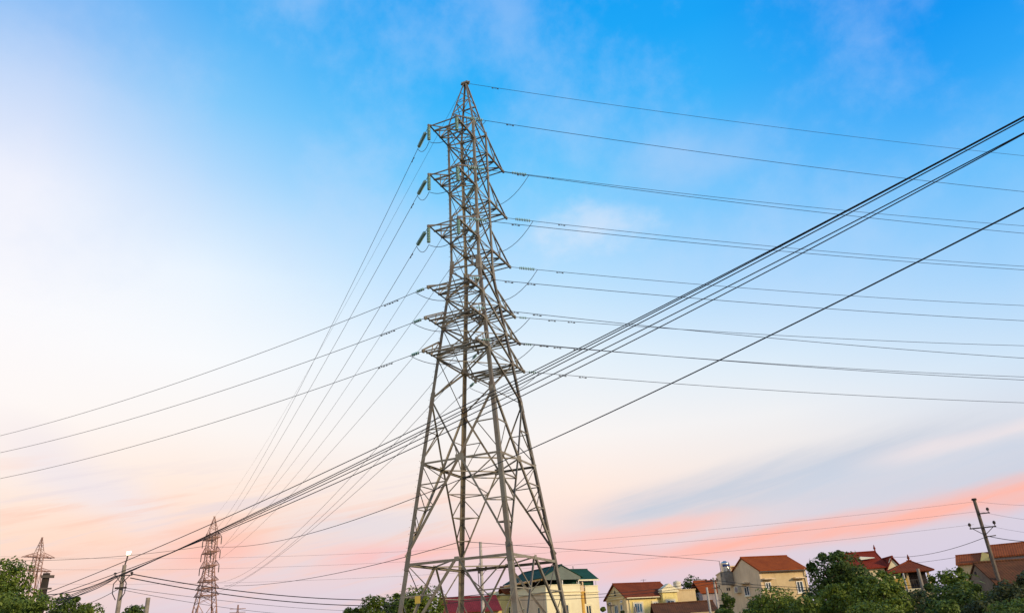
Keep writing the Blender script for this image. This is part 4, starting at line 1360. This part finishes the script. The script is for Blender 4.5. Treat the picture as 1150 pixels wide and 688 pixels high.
window(h1, 'l', ux(Kp, e2, 589.5, 680), ux(Kp, e2, 587, 680), zat(588, 688, D1 + 2.5), zat(588, 681.5, D1 + 2.5), 1, 'cream_plain', 'glass')
window(h1, 'l', ux(Kp, e2, 573.6, 680), ux(Kp, e2, 570.5, 680), zat(572, 690, D1 + 4), zat(572, 679, D1 + 4), 1, 'cream_plain', 'dark_open')
# clutter on the terrace
m = MB().box((Lm + 0.35, 0.5, zc + 0.06), (La + 0.1, 0.9, zc + 0.75)).box((Lm + 0.6, 0.42, zc + 0.76), (La, 0.8, zc + 1.15)); m.build('terrace_clutter', M['taupe'], h1)

# ---- small tan block left of the villa
Db = 100
Kp, psi, e1, e2 = frame_of(562, 668, Db, 20)
hb = thing('house', 'small yellowish flat-topped house with a red tile cap, left of the cream villa', 'house', Kp, psi, 'village houses')
L = ux(Kp, e1, 577, 668)
zt = zat(562, 668, Db)
MB().box((0, 0, 0), (L, 4, zt)).build('wall', M['yellow'], hb)
MB().box((-0.8, -0.1, zt + 0.003), (0.6, 4, zt + 0.12)).box((-0.8, 0.3, zt + 0.123), (-0.1, 3, zt + 0.5)).build('parapet', M['cream_plain'], hb)
m = MB(); gable_roof(m, 0.7, L + 0.1, 0.3, 2.6, zt + 0.3, zt + 1.0, 0.2, 0.1); m.build('roof', M['roof_red'], hb)
MB().box((0.75, 0.35, zt + 0.003), (L, 2.5, zt + 0.3)).build('attic', M['tan'], hb)

# ---- low maroon-roofed house behind the tower
D0h = 78
Kp, psi, e1, e2 = frame_of(500, 684, D0h, 8)
h0 = thing('house', 'low house with a maroon roof seen between the tower legs', 'house', Kp, psi, 'village houses')
L = ux(Kp, e1, 564, 682)
ze, zr = zat(520, 684, D0h), zat(520, 671, D0h + 2.2)
MB().box((0, 0.3, 0), (L, 4.6, ze)).prism([(0.02, 0.3, ze), (0.02, 4.6, ze), (0.02, 2.45, zr - 0.1)], (0.2, 0, 0)).prism([(L - 0.02, 0.3, ze), (L - 0.02, 4.6, ze), (L - 0.02, 2.45, zr - 0.1)], (-0.2, 0, 0)).build('wall', M['yellow'], h0)
m = MB(); gable_roof(m, 0, L - 0.35, 0.3, 4.6, ze, zr, 0.5, 0.1, 'x', 0.3); m.build('roof', M['roof_wine'], h0)
window(h0, 'r', L * 0.3, L * 0.42, ze - 1.5, ze - 0.4, 2, 'white_trim', 'glass', at_=0.3)
window(h0, 'r', L * 0.62, L * 0.74, ze - 1.5, ze - 0.4, 2, 'white_trim', 'glass', at_=0.3)

# ---- low brown tiled house before the yellow one
Dl = 74
Kp, psi, e1, e2 = frame_of(736, 686, Dl, 6)
hl_ = thing('house', 'low house with an old mossy tile roof before the yellow house', 'house', Kp, psi, 'village houses')
L = ux(Kp, e1, 806, 684)
ze, zr = zat(736, 690, Dl), zat(738, 679.3, Dl + 2)
MB().box((0.2, 0.3, 0), (L, 4.3, ze)).build('wall', M['brown_wall'], hl_)
m = MB(); gable_roof(m, 0.2, L - 0.2, 0.3, 4.3, ze, zr, 0.4, 0.12, 'x', 0.3); m.build('roof', M['roof_old'], hl_)
MB().prism([(0.22, 0.32, ze), (0.22, 4.28, ze), (0.22, 2.3, zr - 0.05)], (0.15, 0, 0)).build('gable_wall', M['brown_wall'], hl_)
MB().box((L * 0.55, -0.3, zat(790, 686.5, Dl) - 0.15), (L + 0.3, 0.0, zat(790, 686.5, Dl))).build('eave_board', M['tan'], hl_)

# ---- small orange house behind, by the service pole
Ds = 108
Kp, psi, e1, e2 = frame_of(788, 662, Ds, 20)
hs = thing('house', 'small red-roofed house half hidden behind the service pole', 'house', Kp, psi, 'village houses')
L = ux(Kp, e1, 812, 662)
ze, zr = zat(790, 664, Ds), zat(792, 652.5, Ds + 2)
MB().box((0, 0, 0), (L, 4, ze)).build('wall', M['grey_wall'], hs)
m = MB(); gable_roof(m, 0, L, 0, 4, ze, zr, 0.3, 0.1); m.build('roof', M['roof_red'], hs)
MB().box((L * 0.15, 2.6, zr - 0.1), (L * 0.6, 3.2, zr + 0.35)).build('chimney', M['grey_wall'], hs)

# ---- red hip-roofed house
D4 = 92
Kp, psi, e1, e2 = frame_of(941, 640, D4, 16)
h4 = thing('house', 'house with a broad red hip roof and small pale dormer, above the dark tree', 'house', Kp, psi, 'village houses')
L = ux(Kp, e1, 993, 637.5)
ze, zr = zat(975, 638.5, D4 + 1), zat(962, 620, D4 + 3.5)
Wd = 6.5
MB().box((0.7, 0, 0), (L, Wd, ze)).build('wall', M['cream'], h4)
r1 = ux(Kp + e2 * Wd / 2, e1, 983, 619.5)
m = MB(); hip_roof(m, 0.6, L, 0, Wd, ze, zr, 2.2, r1, 0.35); m.build('roof', M['roof_maroon'], h4)
dz = zat(972, 628, D4 + 2)
m = MB().prism([(ux(Kp + e2, e1, 966, 628), 1.0, dz), (ux(Kp + e2, e1, 983, 627), 1.0, dz + 0.12), (ux(Kp + e2, e1, 968, 628), 1.35, dz + 0.32)], (0, 0.35, 0.1)); m.build('dormer', M['cream_plain'], h4)
m = MB().tube([(r1, Wd / 2, zr), (r1, Wd / 2, zr + 0.25), (r1, Wd / 2, zr + 0.3), (r1, Wd / 2, zr + 0.75)], [0.1, 0.06, 0.14, 0.02], 7); m.build('finial', M['roof_maroon'], h4)
gx0, gx1 = ux(Kp, e1, 992, 636), ux(Kp, e1, 1013, 636)
m = MB().prism([(gx0 + 0.1, -0.3, 0), (gx1, -0.3, 0), (gx1, -0.3, ze - 0.4), ((gx0 + gx1) / 2 - 0.1, -0.3, zat(1002, 625.8, D4 + 1)), (gx0 + 0.1, -0.3, ze - 0.4)], (0, 0.25, 0)); m.build('gable_wall', M['cream_plain'], h4)
m = MB(); gable_roof(m, gx0 + 0.1, gx1, -0.3, 4, ze - 0.4, zat(1002, 625.5, D4 + 1) + 0.02, 0.15, 0.12, 'y', 0.2); m.build('wing_roof', M['roof_maroon'], h4)
aerial(h4, L * 0.3, Wd / 2, zr - 0.6, 0.9)
# ---- pavilion
D5 = 76
Kp, psi, e1, e2 = frame_of(1000, 642, D5, 12)
h5 = thing('pavilion', 'open-sided upper pavilion with a brown hip roof and finial', 'house', Kp, psi, 'village houses')
L = ux(Kp, e1, 1043, 640)
ze, zr = zat(1003, 643.5, D5), zat(1020.8, 629.5, D5 + 2)
Wd = 4.2
xc = ux(Kp + e2 * Wd / 2, e1, 1021, 630)
m = MB(); hip_roof(m, 0, L, 0, Wd, ze, zr, xc - 0.15, xc + 0.15, 0.35, 0.08); m.build('roof', M['roof_brown'], h5)
MB().tube([(xc, Wd / 2, zr), (xc, Wd / 2, zr + 0.2), (xc, Wd / 2, zr + 0.24), (xc, Wd / 2, zr + 0.6)], [0.1, 0.06, 0.13, 0.02], 7).build('finial', M['roof_brown'], h5)
zf = zat(1020, 661, D5)
MB().box((0, 0, 0), (L, Wd, zf)).build('wall', M['tan'], h5)
m = MB()
for x_ in (0.1, L * 0.42, L * 0.72, L - 0.1):
    for y_ in (0.1, Wd - 0.1):
        m.bar((x_, y_, zf), (x_, y_, ze), 0.16)
m.build('roof_posts', M['tan'], h5)
MB().box((L * 0.4, 0.5, zf + 0.003), (L - 0.2, Wd - 0.25, ze - 0.05)).build('dark_opening_block', M['dark_open'], h5)  # dark solid standing for the shade of the open storey
m = MB().bar((0, 0.06, zf + 0.72), (L, 0.06, zf + 0.72), 0.06)
for i in range(16):
    x_ = L * (i + 0.5) / 16
    m.bar((x_, 0.06, zf), (x_, 0.06, zf + 0.7), 0.03)
m.build('railing', M['iron'], h5)
MB().box((0.02, -0.12, zf - 0.18), (L + 0.05, -0.003, zf + 0.02)).build('balcony_edge', M['cream_plain'], h5)
MB().box((0.02, 0.02, zf + 0.01), (L * 0.4, 0.14, ze - 0.45)).build('side_panel', M['ochre'], h5)

# ---- houses at the right edge
D6 = 86
Kp, psi, e1, e2 = frame_of(1075, 634, D6, -4)
h6 = thing('house', 'long house under orange tiles of two heights with grey upper wall, right edge', 'house', Kp, psi, 'village houses')
La = ux(Kp, e1, 1113, 630); Lb = ux(Kp, e1, 1170, 624)
ze, zr = zat(1090, 632.5, D6), zat(1095, 623, D6 + 2)
MB().box((0, 0, 0), (La, 4.6, ze)).build('wall', M['tan'], h6)
m = MB(); gable_roof(m, 0, La - 0.05, 0, 4.6, ze, zr, 0.2, 0.12, 'x', 0.1); m.build('roof', M['roof_orange'], h6)
zw, zw2 = zat(1130, 624, D6), zat(1130, 612.2, D6 + 2.2)
MB().box((La + 0.3, -0.1, 0), (Lb, 4.8, zw)).build('upper_wall', M['grey_wall'], h6)
m = MB().prism([(La + 0.05, -0.1, zw - 1.2), (La + 0.05, 4.8, zw - 1.2), (La + 0.05, 4.8, zw), (La + 0.05, 2.35, zw2), (La + 0.05, -0.1, zw)], (0.245, 0, 0)); m.build('gable_wall', M['tan'], h6)
m = MB(); gable_roof(m, La + 0.2, Lb, -0.1, 4.8, zw, zw2, 0.2, 0.13, 'x', 0.2); m.build('upper_roof', M['roof_orange'], h6)
MB().prism([(La - 0.9, -0.2, ze - 0.6), (La - 0.05, -0.2, ze - 0.6), (La - 0.05, -0.2, zr - 0.1), (La - 0.5, -0.2, zr + 0.1), (La - 0.9, -0.2, ze)], (0, 0.5, 0)).build('dormer', M['yellow'], h6)
D7 = 62
Kp, psi, e1, e2 = frame_of(1116, 655, D7, 22)
h7 = thing('house', 'old low house with stained plaster gable and patched brown tile roof', 'house', Kp, psi, 'village houses')
L = ux(Kp, e1, 1185, 650)
Wd = ux(Kp, e2, 1086, 650)
mid = Kp + e2 * (Wd / 2)
ze = zat(1116, 652, D7); zr = zat(1095, 633.5, math.hypot(mid.x, mid.y))
m = MB().prism([(0, 0, 0), (0, Wd, 0), (0, Wd, ze), (0, Wd / 2, zr), (0, 0, ze)], (0.25, 0, 0)); m.build('gable_wall', M['brown_wall'], h7)
MB().box((0.252, 0, 0), (L, Wd, ze)).build('wall', M['brown_wall'], h7)
m = MB(); gable_roof(m, 0, L, 0, Wd, ze, zr, 0.45, 0.12, 'x', 0.08); m.build('roof', M['roof_old'], h7)
uw = ux(Kp, e2, 1095.5, 643)
MB().box((-0.03, uw - 0.14, zat(1095.5, 645.5, D7 + 1)), (-0.002, uw + 0.14, zat(1095.5, 640.5, D7 + 1))).build('vent', M['dark_open'], h7)
MB().box((0.7, -1.1, ze - 1.5), (3.2, -0.9, ze - 0.5)).build('awning', M['grey_wall'], h7)


# ------------------------------------------------------------------ trees and undergrowth
def leaf_cloud(centres, radii, counts, size, seed, flat=0.75):
    r = np.random.default_rng(seed)
    V = []; Fc = []
    b = 0
    for c, rad, n in zip(centres, radii, counts):
        d = r.normal(size=(n, 3)); d /= np.linalg.norm(d, axis=1)[:, None]
        rr_ = rad * (0.62 + 0.40 * r.random((n, 1)) ** 0.5) * (1 + 0.16 * np.sin(d[:, :1] * 7 + seed) * np.cos(d[:, 1:2] * 6))
        p = np.array(c) + d * rr_ * np.array([1, 1, flat])
        nrm = d + r.normal(scale=0.55, size=(n, 3)); nrm[:, 2] += 0.35
        nrm /= np.linalg.norm(nrm, axis=1)[:, None]
        t = np.cross(nrm, r.normal(size=(n, 3))); t /= np.linalg.norm(t, axis=1)[:, None]
        u = np.cross(nrm, t)
        s = size * (0.5 + 1.0 * r.random((n, 1)))
        q = np.stack([p - t * s * 0.5, p + u * s * 0.32 + nrm * s * 0.08, p + t * s * 0.6, p - u * s * 0.32 + nrm * s * 0.08], axis=1)
        V.append(q.reshape(-1, 3))
        idx = np.arange(n * 4).reshape(n, 4) + b
        Fc.append(idx); b += n * 4
    return np.concatenate(V), np.concatenate(Fc)


def leaf_mesh(name, V, Fc, mat, parent=None):
    me = bpy.data.meshes.new(name)
    me.vertices.add(len(V)); me.vertices.foreach_set('co', V.astype(np.float32).ravel())
    me.loops.add(Fc.size); me.loops.foreach_set('vertex_index', Fc.astype(np.int32).ravel())
    me.polygons.add(len(Fc)); me.polygons.foreach_set('loop_start', np.arange(0, Fc.size, 4, dtype=np.int32))
    me.polygons.foreach_set('loop_total', np.full(len(Fc), 4, dtype=np.int32))
    me.update(calc_edges=True)
    me.materials.append(mat)
    o = bpy.data.objects.new(name, me)
    COL.objects.link(o)
    if parent:
        o.parent = parent
    return o


def tree(label, px, py_top, dist, wpx, hpx, mat, leaf, seed, lobes=9, dens=1.0, group='trees', name='tree', cat='tree', flat=0.8):
    """crown fills about wpx by hpx picture points below (px, py_top) at that distance"""
    r = random.Random(seed)
    top = at(px, py_top, dist)
    mpp = dist / F_PX * 1.07
    Rw = wpx * mpp / 2
    Hc = min(hpx * mpp, top.z - 0.1)
    root = thing(name, label, cat, (top.x, top.y, 0), 0, group)
    cz = top.z - Hc / 2
    cs = []; rs = []
    for i in range(lobes):
        a = 2.399 * i + r.uniform(-.4, .4)
        u = (i + 0.5) / lobes
        hz_ = cz + Hc * 0.36 * (1 - 2 * u) + r.uniform(-.06, .06) * Hc
        env = math.sqrt(max(0.05, 1 - ((hz_ - cz) / (Hc * 0.56)) ** 2))
        rad = Rw * r.uniform(0.32, 0.5)
        rad = min(rad, Hc * 0.34 / flat)
        off = max(0, Rw * env - rad * 1.0) * r.uniform(0.7, 1.0)
        z_ = min(hz_, top.z - rad * flat * 1.0)
        cs.append((off * math.cos(a), off * math.sin(a), z_)); rs.append(rad)
    cs.append((0, 0, top.z - Rw * 0.42 * flat)); rs.append(min(Rw * 0.42, Hc * 0.4))
    cs.append((0, 0, cz)); rs.append(min(Rw * 0.55, Hc * 0.5))
    leaf *= 0.72
    for i in range(int(lobes * 1.5)):
        k_ = r.randrange(lobes)
        v = Vector((r.gauss(0, 1), r.gauss(0, 1), r.gauss(0.3, 0.8))).normalized() * rs[k_]
        cs.append((cs[k_][0] + v.x, cs[k_][1] + v.y, min(cs[k_][2] + v.z * flat, top.z - 0.1))); rs.append(rs[k_] * r.uniform(0.16, 0.34))
    counts = [int(min(11000, max(300, dens * 13 * (q / leaf) ** 2))) for q in rs]
    V, Fc = leaf_cloud(cs, rs, counts, leaf, seed, flat)
    V[:, 2] = np.maximum(V[:, 2], 0.03)
    leaf_mesh('crown', V, Fc, M[mat], root)
    m = MB()
    tr_ = max(0.06, Rw * 0.07)
    fork = max(0.3, cz - Hc * 0.3)
    m.tube([(0, 0, -0.05), (r.uniform(-.1, .1) * Rw * .3, 0, fork * 0.6), (0, 0, fork), (0, 0, cz + Hc * 0.2)], [tr_ * 1.3, tr_, tr_ * 0.9, tr_ * 0.3], 8)
    for c, q in zip(cs[:lobes], rs[:lobes]):
        e = Vector(c)
        s = Vector((0, 0, min(fork, e.z * 0.9)))
        m.tube([s, s.lerp(e, 0.5) + Vector((0, 0, 0.08 * Rw)), e], [tr_ * 0.55, tr_ * 0.35, tr_ * 0.12], 5)
    m.build('trunk', M['bark'], root)
    return root


G = 'trees'
tree('large mid-green tree at the left edge, before the stout dark pole', 4, 628, 24, 84, 90, 'leaf_mid', 0.10, 1, 16, 1.2)
tree('lighter bushy treetop at the foot of the stout dark pole', 45, 666, 23, 40, 60, 'leaf_light', 0.085, 2, 8, 1.2)
tree('pale green leafy bush low at the left corner, before the large tree', 12, 664, 20, 46, 60, 'leaf_light', 0.085, 3, 8, 1.2)
tree('dark rounded treetop right of the stout dark pole', 73, 666.5, 62, 38, 40, 'leaf_dark', 0.24, 4, 8)
tree('low flat treetop beside the dark rounded one', 98, 677, 66, 38, 30, 'leaf_mid', 0.24, 5, 7)
tree('dark domed treetop between the lamp pole and the short post', 150, 679, 60, 34, 30, 'leaf_dark', 0.22, 6, 8)
tree('green tree behind the tower leg, right one of the pair', 468, 657, 66, 76, 62, 'leaf_mid', 0.26, 7, 12)
tree('smaller green tree left of the tower leg', 416, 668, 64, 40, 48, 'leaf_mid', 0.25, 8, 8)
tree('low scrubby treetop at the far left of the tower trees', 392, 681.5, 66, 24, 24, 'leaf_mid', 0.24, 9, 6)
tree('low bushy crown filling between the two tower trees', 440, 666, 70, 46, 50, 'leaf_dark', 0.26, 31, 8)
tree('dark green tree behind the flat block of the yellow house', 776, 645.5, 112, 40, 70, 'leaf_dark', 0.38, 10, 10)
tree('slim columnar dark shrub beside the tan house', 814, 665, 60, 19, 50, 'leaf_dark', 0.2, 11, 7, 1.2, flat=1.2)
tree('small bright green bush at the foot of the columnar shrub', 808, 683, 52, 24, 24, 'leaf_light', 0.18, 12, 6)
tree('spreading green tree before the tan house', 861, 659, 50, 60, 62, 'leaf_mid', 0.2, 13, 12)
tree('big dark dome-shaped tree right of the tan house', 934, 619.5, 64, 64, 60, 'leaf_dark', 0.27, 14, 13, flat=0.95)
tree('dark lower tree under the red hip roof', 962, 634, 62, 44, 60, 'leaf_dark', 0.26, 15, 10)
tree('loose green bushy tree before the red hip roof', 984, 641, 46, 62, 70, 'leaf_mid', 0.2, 16, 13)
tree('rounded green bush below the big dark tree', 934, 655, 48, 46, 60, 'leaf_mid', 0.2, 17, 10)
tree('low green bush right of the spreading tree', 902, 668, 46, 40, 50, 'leaf_mid', 0.19, 18, 9)
tree('dark bush at the foot of the pavilion', 1025, 661, 52, 44, 50, 'leaf_olive', 0.2, 19, 9)
tree('leafy tree right of the pavilion roof', 1064, 638, 56, 46, 50, 'leaf_mid', 0.24, 20, 11)
tree('dark shady tree before the stained plaster gable', 1066, 654, 46, 64, 60, 'leaf_dark', 0.2, 21, 12)
tree('dusty olive bush under the staggered pole', 1128, 650, 44, 44, 60, 'leaf_olive', 0.19, 22, 10)
tree('brownish bush at the right edge before the old roof', 1152, 640, 46, 36, 70, 'leaf_olive', 0.2, 23, 9)
tree('bright weedy bush low in the right corner', 1138, 671, 34, 60, 50, 'leaf_light', 0.14, 24, 9)
tree('yellow-tipped weedy bush below the dark shady tree', 1058, 674, 36, 34, 40, 'leaf_light', 0.14, 25, 7)
tree('green bush before the loose bushy tree, nearest the frame bottom', 978, 674, 38, 70, 46, 'leaf_mid', 0.16, 26, 9)
tree('dusty green bush between the corner weeds and dark tree', 1098, 673, 37, 46, 46, 'leaf_olive', 0.15, 27, 8)
tree('small green shrub in the gap between villa and yellow house', 677, 681, 86, 12, 30, 'leaf_mid', 0.25, 28, 5)
tree('little clipped bush below the yellow house gable', 699, 685, 78, 8, 20, 'leaf_olive', 0.2, 29, 5)
tree('dark bush below the tan house windows', 884, 668, 56, 30, 40, 'leaf_dark', 0.2, 30, 7)

tree('dark background tree filling behind the rounded bush', 918, 652, 74, 40, 60, 'leaf_dark', 0.28, 41, 9)
tree('dark background tree between the red hip roof and pavilion', 996, 648, 70, 34, 60, 'leaf_dark', 0.28, 42, 9)
tree('dark background tree at the foot of the stained plaster gable', 1096, 664, 58, 50, 50, 'leaf_dark', 0.24, 43, 9)
tree('low dark tree in the dip left of the tan house windows', 846, 672, 66, 34, 40, 'leaf_dark', 0.26, 44, 8)

# banana-like leafy plant at the top of the tree near the pavilion
bp = at(1071, 634, 57)
pr2 = thing('leafy_plant', 'plant with long drooping blades between pavilion and stained gable', 'plant', (bp.x, bp.y, 0))
m = MB()
rb = random.Random(5)
for i in range(16):
    a = 2 * math.pi * i / 16 + rb.uniform(-.2, .2)
    ln = rb.uniform(1.0, 1.7); z0 = bp.z - 1.4 + rb.uniform(-.5, .3)
    d = Vector((math.cos(a), math.sin(a), 0)); s = Vector((-d.y, d.x, 0))
    prev = None
    for j in range(6):
        t = j / 5
        p = d * ln * t + Vector((0, 0, z0 + 1.5 * t * (1.25 - t) * 1.1))
        wv = 0.2 * math.sin(math.pi * min(1, t * 0.9 + 0.08))
        cur = [p - s * wv, p + s * wv]
        if prev:
            m.add([prev[0], prev[1], cur[1], cur[0]], [(0, 1, 2, 3)])
        prev = cur
m.build('fronds', M['leaf_light'], pr2)
MB().tube([(0, 0, 0), (0, 0, bp.z - 1.0)], [0.16, 0.1], 8).build('stem', M['bark'], pr2)

# undergrowth and tall grass on the right, between the bushes
r = np.random.default_rng(3)
n = 9000
a = np.radians(r.uniform(8, 40, n)); dd_ = r.uniform(26, 52, n)
h = r.uniform(0.3, 0.9, n) * np.clip(1.3 - (dd_ - 26) / 60, .5, 1.3)
p = np.stack([dd_ * np.sin(a), dd_ * np.cos(a), np.zeros(n)], 1)
th = r.uniform(0, 6.28, n)
t = np.stack([np.cos(th), np.sin(th), np.zeros(n)], 1)
ln = r.normal(scale=0.25, size=(n, 3)); ln[:, 2] = 0
wdt = r.uniform(0.03, 0.08, (n, 1))
up = np.array([0, 0, 1.0])
q = np.stack([p - t * wdt, p + t * wdt, p + ln * 0.6 + up * h[:, None] + t * wdt * .3, p + ln * 0.6 + up * h[:, None] - t * wdt * .3], 1)
tag(leaf_mesh('grass', q.reshape(-1, 3), np.arange(n * 4).reshape(n, 4), M['grass']), kind='stuff')
